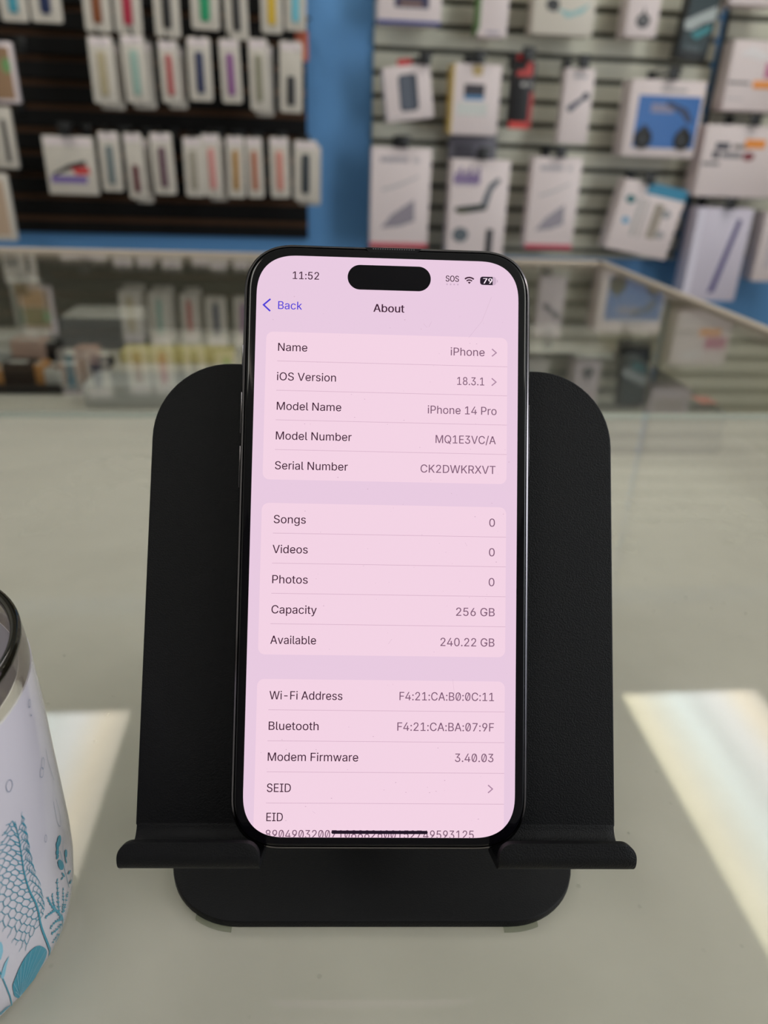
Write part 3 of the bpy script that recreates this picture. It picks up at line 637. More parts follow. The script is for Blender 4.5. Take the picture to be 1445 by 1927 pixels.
GLYPHS = {}
for line in GLYPH_TEXT.split('\n'):
    if not line: continue
    head, *sp = line[1:].split('|')
    GLYPHS[line[0]] = (int(head) / 1000, [[tuple(int(v) / 1000 for v in p.split(',')) for p in s.split(' ')] for s in sp if s])
def s_area(q): return sum(q[i - 1][0] * q[i][1] - q[i][0] * q[i - 1][1] for i in range(len(q)))
def inside(p, q):
    r = False
    for i in range(len(q)):
        (x0, y0), (x1, y1) = q[i - 1], q[i]
        if (y0 > p[1]) != (y1 > p[1]) and p[0] < (x1 - x0) * (p[1] - y0) / (y1 - y0) + x0: r = not r
    return r
def contour_groups(sp):
    """overlapping outlines of one letter, each with its own holes"""
    if not sp: return []
    sg = 1 if s_area(max(sp, key=lambda q: abs(s_area(q)))) > 0 else -1
    outs = [[q] for q in sp if s_area(q) * sg > 0]
    for q in sp:
        if s_area(q) * sg <= 0:
            for g in outs:
                if inside(q[0], g[0]): g.append(q); break
    return outs
def text_splines(s, x0, x1, base, cap, bold=0.09, slash=()):
    """glyph outlines of s with its ink spanning x0..x1 (points), baseline and cap height in points"""
    k = cap / .5087
    adv = 0; raw = []; bars = []
    for i, ch in enumerate(s):
        a, sp = GLYPHS[ch]
        for gi, g in enumerate(contour_groups(sp)):
            for q in g: raw.append((gi, [(adv + x, y) for x, y in q]))
        if i in slash: bars.append([(adv + .128, .052), (adv + .165, .030), (adv + .327, .458), (adv + .290, .480)])   # slashed zero
        adv += a
    mn = min(p[0] for _, q in raw for p in q); mx = max(p[0] for _, q in raw for p in q)
    kx = (x1 - x0) / (mx - mn)
    res = []
    for dx in ((0,) if not bold else (-bold, 0, bold)):
        f = lambda q: [(x0 + dx + (x - mn) * kx, base - y * k) for x, y in q]
        for gi in range(1 + max(g for g, _ in raw)):
            res.append(([f(q) for g, q in raw if g == gi], [f(q) for q in bars] if gi == 0 else []))
    return res
def y_edge(x):
    """lower edge of the lit screen at x (letters are cut there)"""
    d = max(0.0, 63 - x, x - (393 - 63)) / 63
    return 852 - 63 + 63 * max(0.0, 1 - d ** 2.5) ** (1 / 2.5) - .4
def lettering(name, items, m, z=.00008):
    """items: dicts of text_splines arguments -> one flat mesh of letters"""
    bld = MB()
    for it in items:
        for layer, bars in text_splines(**it):
            cu = bpy.data.curves.new('t', 'CURVE'); cu.dimensions = '2D'; cu.fill_mode = 'BOTH'
            for q in layer:
                sp = cu.splines.new('POLY'); sp.points.add(len(q) - 1); sp.use_cyclic_u = True
                for p, (x, y) in zip(sp.points, q):
                    X, Y = pt(x, min(y, y_edge(x))); p.co = (X, Y, 0, 1)
            o = bpy.data.objects.new('t', cu); COL.objects.link(o)
            me = o.to_mesh()
            bld.add([(v.co.x, v.co.y, ZS + z) for v in me.vertices], [list(p.vertices) for p in me.polygons], m)
            for q in bars: flat(bld, q[::-1], ZS + z + .00001, m)
            o.to_mesh_clear(); bpy.data.objects.remove(o); bpy.data.curves.remove(cu)
    return bld.build(name, screen, fixn=False)
def T(s, x0, x1, base, cap=11.9, **k): return dict(s=s, x0=x0, x1=x1, base=base, cap=cap, **k)
lettering('row_name_lettering', [
    T('Name', 34, 77.2, 145.2), T('iOS Version', 33.4, 120.6, 189.4), T('Model Name', 34.2, 129.4, 233.6), T('Model Number', 34, 145.6, 277.8), T('Serial Number', 33.8, 140.8, 322.0),
    T('Songs', 34, 80.8, 401.4), T('Videos', 33.4, 84.6, 445.2), T('Photos', 34, 85.6, 489.2), T('Capacity', 34, 99.6, 533.0), T('Available', 33.4, 99.6, 577.0),
    T('Wi-Fi Address', 34.2, 139.6, 656.6), T('Bluetooth', 34.2, 106, 700.2), T('Modem Firmware', 34, 164.2, 744.2), T('SEID', 33.8, 68.1, 788.2), T('EID', 34.2, 57.6, 829.3)], M_TDK)
lettering('row_value_lettering', [
    T('iPhone', 291.4, 342.4, 145.2), T('18.3.1', 301.7, 342.2, 189.6), T('iPhone 14 Pro', 258.2, 361.2, 233.8), T('MQ1E3VC/A', 270.5, 360.4, 277.8), T('CK2DWKRXVT', 248.7, 360.4, 322.3),
    T('0', 351.8, 360.2, 400.8), T('0', 351.8, 360.2, 444.6), T('0', 351.8, 360.2, 488.6), T('256 GB', 304, 361, 532.7), T('240.22 GB', 281.5, 361, 577.0),
    T('F4:21:CA:B0:0C:11', 222.7, 361, 656.0, slash=(10, 12)), T('F4:21:CA:BA:07:9F', 220.2, 361.3, 699.8, slash=(12,)), T('3.40.03', 304.8, 361, 743.8, slash=(3, 5)),
    T('89049032007108882600152749593125', 33.5, 333.4, 853.4, slash=(2, 5, 8, 9, 12, 18, 19))], M_TGY)
lettering('title_lettering', [T('About', 174.7, 220.7, 82.2, 11.9, bold=.32), T('11:52', 53.2, 92.2, 35.8, 11.4, bold=.16)], M_TDK)
lettering('link_lettering', [T('Back', 32.5, 68, 82.1)], M_TBL)
lettering('signal_lettering', [T('SOS', 282.6, 302.3, 32.6, 9.0, bold=.2)], M_TDK)
def stroke(b, p, q, w, m, z=.00008):
    d = Vector((q[0] - p[0], q[1] - p[1])); d.normalize(); nn = Vector((-d.y, d.x)) * w / 2; e = d * w / 2
    flat(b, [(p[0] - e.x + nn.x, p[1] - e.y + nn.y), (q[0] + e.x + nn.x, q[1] + e.y + nn.y), (q[0] + e.x - nn.x, q[1] + e.y - nn.y), (p[0] - e.x - nn.x, p[1] - e.y - nn.y)], ZS + z, m)
b = MB()
stroke(b, (20, 68), (10.8, 76.4), 2.4, M_TBL); stroke(b, (10.8, 76.4), (20, 84.8), 2.4, M_TBL, .000085)
b.build('back_chevron', screen, fixn=False)
for yc in (139.5, 184.0, 782.2):
    b = MB(); stroke(b, (354.2, yc - 5), (360, yc), 1.7, M_CHV); stroke(b, (360, yc), (354.2, yc + 5), 1.7, M_CHV, .000085); b.build('row_chevron', screen, fixn=False)
b = MB(); flat(b, rrect(135, 11.2, 260, 49, 18.8, seg=12), ZS + .00007, M_ISL); b.build('camera_cutout', screen, fixn=False)
b = MB(); flat(b, rrect(127.6, 841.9, 266.5, 846.7, 2.3, seg=6), ZS + .00012, M_BLK); b.build('home_bar', screen, fixn=False)
b = MB()
for i in range(4): flat(b, ellipse(284.6 + i * 5.4, 36.9, 1.35, 1.35, 12), ZS + .00008, M_LGY)
b.build('signal_dots', screen, fixn=False)
b = MB()   # wi-fi fan
wc = (318.2, 35.4)
for (ra, rb, z) in ((0, 3.3, 0), (5.0, 7.0, 0), (8.7, 11.0, 0)):
    a0, a1 = math.radians(-133), math.radians(-47); N = 14
    outer = [(wc[0] + rb * math.cos(a0 + (a1 - a0) * i / N), wc[1] + rb * math.sin(a0 + (a1 - a0) * i / N)) for i in range(N + 1)]
    inner = [(wc[0] + ra * math.cos(a0 + (a1 - a0) * i / N), wc[1] + ra * math.sin(a0 + (a1 - a0) * i / N)) for i in range(N + 1)]
    for i in range(N): flat(b, [outer[i], outer[i + 1], inner[i + 1], inner[i]] if ra else [outer[i], outer[i + 1], wc], ZS + .00008, M_TDK)
b.build('wifi_icon', screen, fixn=False)
b = MB()
flat(b, rrect(334.5, 23.6, 359, 36.3, 4, seg=6), ZS + .00007, M_LGY)
flat(b, rrect(334.5, 23.6, 353.6, 36.3, (4, 0, 0, 4), seg=6), ZS + .00009, M_BLK)
flat(b, rrect(360, 28, 361.3, 32, .6, seg=3), ZS + .00007, M_LGY)
bat = b.build('battery_icon', screen, fixn=False)
lettering('battery_lettering', [T('79', 339.4, 352.8, 34.1, 8.1, bold=.35)], M_WHT, .00012)
# a few scuffs and dust specks on the screen glass
M_DUST = scr('dust_grey', (206, 174, 194))
b = MB(); rg = random.Random(3)
for i in range(130):
    x, y = rg.uniform(8, 385), rg.uniform(60, 835); r = rg.choice((.3, .35, .45, .6)); a = rg.uniform(0, PI)
    flat(b, [(x + r * math.cos(a + t) * (1 + (t % 2 > 1)), y + r * math.sin(a + t)) for t in (0, 1.3, 2.6, 3.9, 5.2)], ZS + .00014, M_DUST)
for (p, q) in (((352, 55), (338, 92)), ((338, 92), (318, 118)), ((250, 98), (255, 104)), ((262, 95), (258, 103)), ((300, 625), (304, 655)), ((205, 575), (210, 568)), ((316, 425), (319, 430)), ((100, 815), (104, 818))):
    stroke(b, p, q, .28, M_DUST, .00014)
b.build('dust_specks', screen, fixn=False)

# ================================================================== TUMBLER
M_GLASS = glass_sheet_mat('tumbler_glass', (226, 222, 214), haze=.05, haze_rgb=(190, 184, 182), ior=1.5); M_REFRACT = glass_sheet_mat('refraction_tint', (128, 124, 106), haze=.08, haze_rgb=(60, 58, 50), ior=1.7)
M_COAT = mat('white_print_coat', (184, 179, 187), .14, coat=.4)
M_TEAL = mat('teal_print', (52, 128, 148), .25); M_TEAL2 = mat('pale_teal_print', (120, 168, 186), .25); M_OUTL = mat('grey_blue_print', (116, 128, 146), .25)
TC = Vector((-.1012, .1288, 0)); TR = .0400; TH = .0835
tum = thing('tumbler', 'white glass tumbler printed with teal sea plants, cut by the left edge of the photo', 'tumbler', TC)
outer = [(0, 0), (.034, 0), (.0362, .0006), (.0378, .0030), (.0390, .0080), (.0397, .0140), (TR, .021), (TR, .060), (.03985, .072), (.0394, .0790), (.0390, .0815)]
rim = [(.0388, .0828), (.0381, .0835), (.0373, .0832), (.0368, .0824)]
inner = [(.0368, .080), (.0371, .0755)]
ZLINE = .0745
def prof(z):
    for (r0, z0), (r1, z1) in zip(outer[1:], outer[2:]):
        if z <= z1: return r0 + (r1 - r0) * max(0, (z - z0)) / max(1e-9, z1 - z0)
    return outer[-1][0]
b = MB(); b.lathe([(.0371, ZLINE + .0003), (prof(ZLINE) - .0001, ZLINE + .0003), (prof(.0765), .0765)] + outer[-2:] + rim + inner, M_GLASS, 96, closed=True); b.build('glass_rim', tum, smooth=50)
b = MB(); b.lathe([(.0379 + .00125 * math.cos(2 * PI * k / 12), .0824 + .00125 * math.sin(2 * PI * k / 12)) for k in range(12)], M_REFRACT, 96, closed=True); b.build('refraction_ring', tum, smooth=60)  # added ring; the rim's dark refraction is put into its tint
b = MB(); zs = [.0008, .003, .008, .014, .021, .03, .045, .06, ZLINE]
b.lathe([(0, .0004)] + [(prof(z) + .00015, z) for z in zs] + [(.0371, ZLINE), (.0377, .055), (.0377, .022), (.0368, .012), (.0345, .0065), (.028, .005), (0, .005)], M_COAT, 96); b.build('white_body', tum, smooth=50)
def on_tum(px, py):
    """where the view ray through a point of the photo meets the tumbler's side -> (angle, z)"""
    d = ray(px, py).normalized(); t = .05; o = CAM - TC
    while t < .4:
        p = o + d * t; r = math.hypot(p.x, p.y)
        if p.z < 0: return None
        if p.z < .08 and r <= prof(max(0, min(p.z, .0834))) + .0002: return math.atan2(p.y, p.x), max(.0005, min(p.z, ZLINE))
        t += .00015
    return None
def surf(az, lift): 
    a, z = az; r = prof(z) + lift; return Vector((r * math.cos(a), r * math.sin(a), z))
def ribbon(b, pts, w0, w1, m, lift=.0003):
    """a printed line along [(angle,z)] tapering from w0 to w1 (metres)"""
    P = [Vector((a * TR, z)) for a, z in pts]; n = len(P); L, R_ = [], []
    for i in range(n):
        d = P[min(i + 1, n - 1)] - P[max(i - 1, 0)]
        if d.length < 1e-9: d = Vector((1, 0))
        d.normalize(); w = (w0 + (w1 - w0) * i / max(1, n - 1)) / 2; nn = Vector((-d.y, d.x)) * w
        L.append(P[i] + nn); R_.append(P[i] - nn)
    vs = [surf((q.x / TR, max(.0004, q.y)), lift) for q in L + R_]
    b.add(vs, [[i, i + 1, n + i + 1, n + i] for i in range(n - 1)], m)
def dense(pts, k=4):
    """Catmull-Rom through the points"""
    out = []; n = len(pts)
    for i in range(n - 1):
        p0, p1, p2, p3 = pts[max(i - 1, 0)], pts[i], pts[i + 1], pts[min(i + 2, n - 1)]
        for j in range(k):
            t = j / k
            out.append(tuple(.5 * ((2 * p1[c]) + (p2[c] - p0[c]) * t + (2 * p0[c] - 5 * p1[c] + 4 * p2[c] - p3[c]) * t * t + (3 * p1[c] - p0[c] - 3 * p2[c] + p3[c]) * t ** 3) for c in (0, 1)))
    return out + [pts[-1]]
KZ = 4.515
def zpt(x, y):
    for k in range(24):
        q = on_tum((x - 1.5 * k) / KZ, 1500 + (y - 1.0 * k) / KZ)
        if q: return q
def art_line(b, pts, w0, w1, m, k=4, lift=.0003):
    q = [zpt(*p) for p in (dense(pts, k) if k > 1 else pts)]; q = [p for p in q if p]
    if len(q) > 1: ribbon(b, q, w0, w1, m, lift)
def art_poly(b, pts, m, lift=.0003):
    q = [zpt(*p) for p in pts]; q = [p for p in q if p]
    if len(q) < 3: return
    c = (sum(p[0] for p in q) / len(q), sum(p[1] for p in q) / len(q)); n = len(q)
    b.add([surf(c, lift)] + [surf(p, lift) for p in q], [[0, i + 1, (i + 1) % n + 1] for i in range(n)], m)
PXM = .118e-3 / KZ * 1.0            # one pixel of the enlarged art in metres on the glass
rg = random.Random(11)
b = MB()
# gorgonian fan: stem, branches left and right, cross links
stem = dense([(122, 205), (145, 300), (165, 400), (183, 520), (206, 660), (250, 800), (300, 900), (326, 990), (345, 1090), (376, 1180), (408, 1260), (420, 1300), (413, 1345)], 5)
sq = [zpt(*p) for p in stem]; ribbon(b, sq, 5 * PXM, 26 * PXM, M_TEAL, .00034)
def stem_at(y):
    for p, q in zip(stem, stem[1:]):
        if p[1] <= y <= q[1]: return (p[0] + (q[0] - p[0]) * (y - p[1]) / (q[1] - p[1]), y)
    return stem[-1]
left = []
for i, y in enumerate(range(236, 1090, 38)):
    x0, y0 = stem_at(y); f = i / 22
    L = 60 + (y - 236) * .62 if y < 760 else 385 - (y - 760) * .40
    a = math.radians(-12 + 58 * f ** 1.4); pts = [(x0, y0)]; N = max(4, int(L / 34))
    for k in range(1, N + 1):
        t = k / N; bow = -26 * math.sin(PI * t) * (1 - f)
        zig = (9 if (i + k) % 2 else -9) + rg.uniform(-4, 4)
        pts.append((x0 - L * t * math.cos(a + .25 * t) + rg.uniform(-4, 4), y0 + L * t * math.sin(a + .25 * t) + bow + zig))
    left.append(pts); art_line(b, pts, 8 * PXM, 5.5 * PXM, M_TEAL, 3)
for i in range(len(left) - 1):
    for k in range(1, min(len(left[i]), len(left[i + 1]))):
        if (i + k) % 2: 
            p, q = left[i][k], left[i + 1][k]
            art_line(b, [p, ((p[0] + q[0]) / 2 - 4, (p[1] + q[1]) / 2), q], 6.5 * PXM, 6 * PXM, M_TEAL, 2)
    e = left[i][-1]; art_line(b, [e, (e[0] - 16, e[1] + (8 if i < 12 else 18)), (e[0] - 26, e[1] + (14 if i < 12 else 40))], 6 * PXM, 4 * PXM, M_TEAL, 2)
right = []
for i, y in enumerate(range(290, 1040, 44)):
    x0, y0 = stem_at(y); f = i / 17; pts = [(x0, y0)]; L = 150 + 80 * math.sin(PI * min(1, f + .1)); N = 7
    for k in range(1, N + 1):
        t = k / N; zig = (6 if (i + k) % 2 else -6) + rg.uniform(-3, 3)
        a = math.radians(58 + 26 * t)
        pts.append((x0 + L * t * math.cos(a) * 1.05 + 14 * t + zig, y0 - L * t * math.sin(a) * .95 + rg.uniform(-4, 4)))
    right.append(pts); art_line(b, pts, 7 * PXM, 4 * PXM, M_TEAL, 3)
for i in range(len(right) - 1):
    for k in range(1, 7):
        if (i + k) % 2:
            p, q = right[i][k], right[i + 1][min(7, k + 1)]
            art_line(b, [p, q], 5 * PXM, 4.5 * PXM, M_TEAL, 2)
# fern coral at right: branching limbs with stubby side lobes
def limb(pts, w=15, side=26, n=9):
    d = dense(pts, 5); art_line(b, pts, w * PXM, w * .6 * PXM, M_TEAL, 5)
    for j in range(n):
        p = d[int(len(d) * (j + .5) / n)]; q = d[min(len(d) - 1, int(len(d) * (j + .5) / n) + 1)]
        an = math.atan2(q[1] - p[1], q[0] - p[0])
        for sg in (-1, 1):
            aa = an + sg * .8; s = side * (1 - .45 * j / n) * rg.uniform(.7, 1.1)
            art_line(b, [p, (p[0] + s * math.cos(aa), p[1] + s * math.sin(aa))], 11 * PXM, 7 * PXM, M_TEAL, 1)
limb([(522, 1040), (500, 985), (465, 955), (432, 915), (402, 850)], 20); limb([(465, 950), (450, 890), (440, 825)], 13, 18, 6)
limb([(470, 960), (430, 985), (382, 1022)], 16, 22, 6); limb([(500, 970), (492, 880), (488, 800), (480, 700)], 15, 22, 9)
limb([(530, 980), (538, 900), (530, 780)], 13, 20, 8); limb([(540, 970), (560, 880), (572, 810)], 12, 16, 7)
limb([(522, 1040), (470, 1060), (425, 1110)], 15, 22, 6); limb([(520, 1080), (478, 1130), (435, 1160)], 14, 22, 6); limb([(500, 1160), (470, 1200), (448, 1236)], 13, 16, 4)
art_line(b, [(520, 1000), (533, 1060), (520, 1120), (498, 1180), (470, 1235)], 20 * PXM, 12 * PXM, M_TEAL)
# slender weed with leaves
art_line(b, [(586, 770), (565, 690), (545, 615), (528, 540), (505, 455)], 7 * PXM, 5 * PXM, M_TEAL)
def leaf(cx, cy, rx, ry, rot, m=M_TEAL):
    c, s = math.cos(rot), math.sin(rot)
    art_poly(b, [(cx + rx * math.cos(t) * c - ry * math.sin(t) * s, cy + rx * math.cos(t) * s + ry * math.sin(t) * c) for t in [2 * PI * k / 16 for k in range(16)]], m, .00032)
for v in ((497, 375, 16, 52, .15), (484, 420, 11, 40, -.1), (484, 470, 13, 26, .1), (484, 510, 9, 22, .3), (512, 575, 23, 46, -.25), (556, 480, 11, 36, 0), (556, 535, 6, 30, -.2), (534, 660, 7, 22, -.5), (524, 690, 6, 16, .6), (586, 640, 7, 22, .5), (597, 720, 6, 22, .4)): leaf(*v)
art_line(b, [(533, 370), (532, 430), (540, 480)], 5 * PXM, 3 * PXM, M_TEAL2)
# scallop shell with pale ribs
sh = [(120, 1690), (104, 1612), (118, 1555), (155, 1462), (205, 1365), (268, 1292), (330, 1260), (388, 1292), (392, 1340), (368, 1400), (330, 1470), (280, 1560), (215, 1665), (172, 1712)]
art_poly(b, dense(sh + [sh[0]], 3), M_TEAL, .00031)
for q in ((128, 1650), (110, 1575), (140, 1500), (172, 1425), (215, 1360), (262, 1302), (305, 1278), (345, 1270), (382, 1300)):
    art_line(b, [(174, 1700), (q[0] * .55 + 180 * .45 - 6, q[1] * .55 + 1690 * .45), q], 2.5 * PXM, 5 * PXM, M_TEAL2, 3, .00040)
# broad-leaved weed bottom left and its fern
art_line(b, [(106, 1790), (85, 1700), (55, 1620), (18, 1530), (-10, 1470)], 11 * PXM, 9 * PXM, M_TEAL)
art_poly(b, [(76, 1345), (35, 1410), (12, 1480), (2, 1530), (22, 1545), (40, 1500), (52, 1430)], M_TEAL2, .00032)
art_poly(b, [(5, 1225), (20, 1260), (22, 1310), (5, 1375), (-20, 1400), (-20, 1240)], M_TEAL2, .00032)
for k in range(7): art_line(b, [(95 - 14 * k, 1762 + 13 * k), (40 - 16 * k, 1790 + 14 * k)], 8 * PXM, 4 * PXM, M_TEAL, 1)
# bubbles and faint outlines
def bubble(cx, cy, rx, ry, w=4, rot=0.0):
    art_line(b, [(cx + rx * math.cos(2 * PI * k / 20), cy + ry * math.sin(2 * PI * k / 20) - rot * rx * math.cos(2 * PI * k / 20)) for k in range(21)], w * PXM, w * PXM, M_OUTL, 1)
f1 = KZ / 4.28; o1 = (1050 - 1500) * KZ
for (x, y, rx, ry) in ((72, 1835, 25, 48), (342, 1655, 11, 46), (333, 1728, 14, 40), (233, 1172, 9, 32)): bubble(x * f1, y * f1 + o1, rx * f1, ry * f1, 5, .35)
leaf(246 * f1, 1268 * f1 + o1, 4, 7, 0, M_OUTL); bubble(385, 352, 10, 31)
art_line(b, [(365 * f1, 1540 * f1 + o1), (390 * f1, 1660 * f1 + o1), (432 * f1, 1790 * f1 + o1)], 5 * PXM, 4 * PXM, M_OUTL)
art_line(b, [(452, 40), (470, 140), (492, 235), (512, 240), (505, 150), (470, 10)], 5 * PXM, 4 * PXM, M_OUTL)
prt = b.build('sea_plant_print', tum, fixn=False)
for k, a in ((1, math.radians(118)), (2, math.radians(236))):      # the print runs on around the glass
    c = prt.copy(); COL.objects.link(c); c.parent = tum; c.rotation_euler = (0, 0, a)

# ================================================================== THINGS INSIDE THE CASE (on the white deck)
M_WCARD = mat('white_carton', (216, 212, 206), .45); M_GCARD = mat('pale_grey_carton', (186, 186, 184), .5)
M_DBOX = mat('dark_grey_carton', (54, 54, 54), .5, var=(9, .1)); M_BLACK = mat('black_plastic', (20, 20, 22), .4)
M_YEL = mat('pale_yellow_carton', (226, 210, 140), .5); M_BEIGE = mat('beige_card', (184, 156, 116), .5); M_RED = mat('red_sticker', (196, 70, 52), .5)
M_TEALB = mat('teal_carton', (24, 78, 98), .4); M_GREEN = mat('green_print', (96, 128, 92), .5); M_BROWN = mat('brown_print', (116, 72, 40), .5); M_ORG = mat('orange_print', (206, 146, 84), .5); M_DKBR = mat('dark_brown_print', (52, 36, 26), .5); M_PINKB = mat('pale_pink_print', (214, 178, 164), .5)
def in_case(name, label, cat, px0, px1, py, depth, h, m, extra=None, rz=0, group=None, bev=.0015):
    """carton on the deck whose front bottom edge runs from px0 to px1 at row py of the photo"""
    A, B_ = on_z(px0, py, ZD), on_z(px1, py, ZD); w = abs(B_.x - A.x)
    b = MB(); b.box((0, depth / 2, h / 2), (w, depth, h), m, bev)
    if extra: extra(b, w, depth, h)
    o = b.build(name, None, ((A.x + B_.x) / 2, (A.y + B_.y) / 2, ZD), smooth=35); o.rotation_euler = (0, 0, rz)
    return tag(o, label, cat, group)
def part_box(name, parent, c, size, m, bev=.001):
    b = MB(); b.box(c, size, m, bev); return b.build(name, parent, smooth=35)
dk = in_case('carton', 'big dark grey carton with a red sticker inside the case, right side', 'box', 1030, 1352, 856, .28, .052, M_DBOX)
part_box('red_sticker', dk, (.100, .05, .0524), (.022, .030, .0006), M_RED, 0)
bb = in_case('blister_pack', 'black blister pack inside the case, between the dark-spotted carton and the right rail', 'packet', 1166, 1242, 704, .03, .05, M_BLACK)
wb = in_case('carton', 'small grey-white carton with a dark spot, past the right shoulder of the phone stand', 'box', 1078, 1148, 742, .03, .055, M_GCARD)
part_box('dark_spot', wb, (0, -.0004, .032), (.016, .0006, .016), M_BLACK, 0)
in_case('carton', 'longest white carton lying at the back of the case, right of the phone', 'box', 985, 1180, 640, .10, .018, M_WCARD)
in_case('carton', 'flat white carton just in front of the longest white carton, inside the case', 'box', 1000, 1170, 685, .10, .014, M_WCARD)
b1 = in_case('carton', 'square white carton with its front shade painted grey, at the back of the case', 'box', 120, 262, 657, .10, .052, M_WCARD)
part_box('shaded_front', b1, (0, -.0006, .026), (.158, .0010, .050), mat('shaded_front', (128, 128, 130), .5), 0)  # shade of the white front put into its colour as a grey panel
in_case('carton', 'long flat pale yellow carton in the case, left of the phone', 'box', 226, 438, 684, .05, .018, M_YEL)
in_case('carton', 'long low pale grey carton in the case, touching the left side of the phone stand', 'box', 160, 500, 768, .07, .030, M_GCARD)
in_case('carton', 'flat white carton lying behind the black tray, inside the case at the far left', 'box', -40, 120, 655, .06, .016, M_WCARD)
fr = in_case('framed_card', 'white framed beige card standing in the case at the far left', 'card', 30, 92, 618, .012, .088, M_WCARD)
part_box('picture', fr, (.004, -.0006, .060), (.046, .0010, .040), M_BEIGE, 0); part_box('picture', fr, (.004, -.0006, .022), (.046, .0010, .032), M_GREEN, 0)
in_case('carton', 'dark teal carton standing left of the framed card, inside the case', 'box', -40, 38, 606, .05, .055, M_TEALB)
tr = in_case('tray', 'low black tray full of small parts inside the case, far left', 'tray', -60, 166, 742, .155, .004, M_BLACK)
for (cx, cy, w, d) in ((0, .001, .998, .003), (0, .154, .998, .003)):
    ww = on_z(166, 742, ZD).x - on_z(-60, 742, ZD).x
    part_box('rim', tr, (cx, cy, .008), (ww, d, .012), M_BLACK)
parts_ = [(8, 728, .055, .035, .024, M_ORG, 'orange-topped small packet at the front left of the black tray'), (48, 728, .040, .040, .034, M_DKBR, 'dark brown small packet in the black tray'),
          (76, 726, .032, .035, .030, M_ORG, 'pale orange small packet at the middle of the black tray'), (106, 726, .034, .035, .026, M_WCARD, 'small white packet in the black tray'),
          (140, 726, .034, .035, .030, M_BROWN, 'brown small packet at the right end of the black tray'), (66, 690, .050, .035, .040, M_PINKB, 'pale pink small packet at the back of the black tray'),
          (100, 690, .034, .030, .036, M_BLACK, 'black small packet at the back of the black tray'), (20, 690, .060, .030, .022, M_GCARD, 'pale grey small packet at the back left of the black tray')]
for (px, py, w, d, h, m, lab) in parts_:
    p = on_z(px, py, ZD); b = MB(); b.box((0, 0, h / 2), (w, d, h), m, .003)
    b.box((0, -d * .2, h + .0002), (w * .6, d * .3, .0006), M_WCARD if m is not M_WCARD else M_BROWN)
    tag(b.build('small_packet', None, (p.x, p.y, ZD + .004), smooth=35), lab, 'packet', 'small parts in the black tray')
in_case('packet', 'pale pink and black small packet between the black tray and the grey carton', 'packet', 142, 184, 690, .03, .028, M_PINKB)

# ================================================================== GOODS HANGING ON THE WALL
M_HOOK = mat('black_hook', (18, 18, 20), .4); M_REDH = mat('red_tip', (190, 40, 48), .4)
M_WHITE = mat('white_package', (228, 214, 216), .4); M_CLEARP = mat('frosty_plastic', (206, 198, 188), .22, var=(14, .10), bump=(60, .35, .004)); M_OFFW = mat('cream_package', (214, 206, 196), .4)
def C(r, g, b_): return mat('print_%d_%d_%d' % (r, g, b_), (r, g, b_), .4)
def hook(x, z, y_end, label, tip=None, plate=False):
    y0 = PY
    b = MB(); b.box((0, -.004, 0), (.030, .010, .045), M_HOOK, .001)
    b.tube([(0, -.004, .004), (0, y_end - y0 - .014, .004), (0, y_end - y0 - .026, .018)], .0036, M_HOOK, 8)
    if plate: b.box((0, y_end - y0 - .022, .004), (.036, .008, .038), M_HOOK, .002); b.box((.012, y_end - y0 - .016, .016), (.030, .006, .008), M_HOOK, .001)
    o = b.build('display_hook', None, (x, y0, z), smooth=40); tag(o, label, 'hook', 'black peg hooks on the slatwall')
    if tip: part_box('tip', o, (0, y_end - y0 - .020, .004), (.022, .018, .034), tip, .002)
    return o

def band_packet(x0, y0, x1, y1, col, what, where, top=0, head=None, behind=False, cream=False, short=False):
    """slim clear packet with a watch strap on a white card; x0..x1, y0..y1 is its face in the photo"""
    Y = Y_WALL - .28
    xm = (x0 + x1) / 2; A = on_y(xm, y0, Y); B_ = on_y(xm, y1, Y); w = (on_y(x1, (y0 + y1) / 2, Y).x - on_y(x0, (y0 + y1) / 2, Y).x) * .90
    h = A.z - B_.z; xc = (A.x + B_.x) / 2
    def one(dy, dz, dx, lab):
        b = MB(); b.prism(rrect(-w / 2, 0, w / 2, h, .008, seg=4), -.001, .010, M_CLEARP if not cream else M_OFFW, cham=.0012)
        o = b.build('watch_strap_packet', None, (xc + dx, Y + dy, B_.z + dz), smooth=35)
        o.rotation_euler = (0, rgw.uniform(-.02, .02), 0)
        tag(o, lab, 'packet', 'slim packets on the black slatwall')
        b = MB(); b.box((0, -.0016, h * .92), (w * .82, .0012, h * .11), M_WHITE if head is None else head); b.build('header_card', o)
        s0, s1 = (.12, .78) if not short else (.10, .52)
        b = MB(); b.prism(rrect(-w * .17, h * s0, w * .17, h * s1, w * .12, seg=5), -.0075, -.0005, col, cham=.0015)
        b.build('strap', o, smooth=35)
        return o
    o = one(0, 0, 0, '%s, %s' % (what, where))
    if behind: one(.030, -.014, .012, 'packet hanging right behind the %s, %s' % (what, where))
    hook(xc, A.z - .012 + .008, Y - .004, 'black hook of the %s, %s' % (what, where))
    return o
rgw = random.Random(5)
R0, R1, R2 = 'top row', 'middle row', 'bottom row'
ROW0 = [(0, 48, 40, (70, 150, 170), 'packet with a teal strap'), (57, 113, 42, (32, 44, 82), 'packet with a dark blue strap'), (160, 207, 60, (130, 72, 40), 'packet with a brown strap'),
        (218, 265, 63, (170, 40, 66), 'packet with a red and blue strap'), (294, 338, 70, (36, 34, 36), 'packet with a black strap'), (363, 413, 56, (40, 150, 104), 'packet with a green strap'),
        (430, 468, 75, (44, 42, 44), 'packet with a charcoal strap'), (497, 533, 63, (214, 176, 40), 'packet with a yellow strap'), (542, 577, 58, (110, 190, 210), 'packet with a pale blue strap')]
for (x0, x1, yb, c, w) in ROW0: band_packet(x0 - 9, yb - 135, x1, yb, C(*c), w, R0)
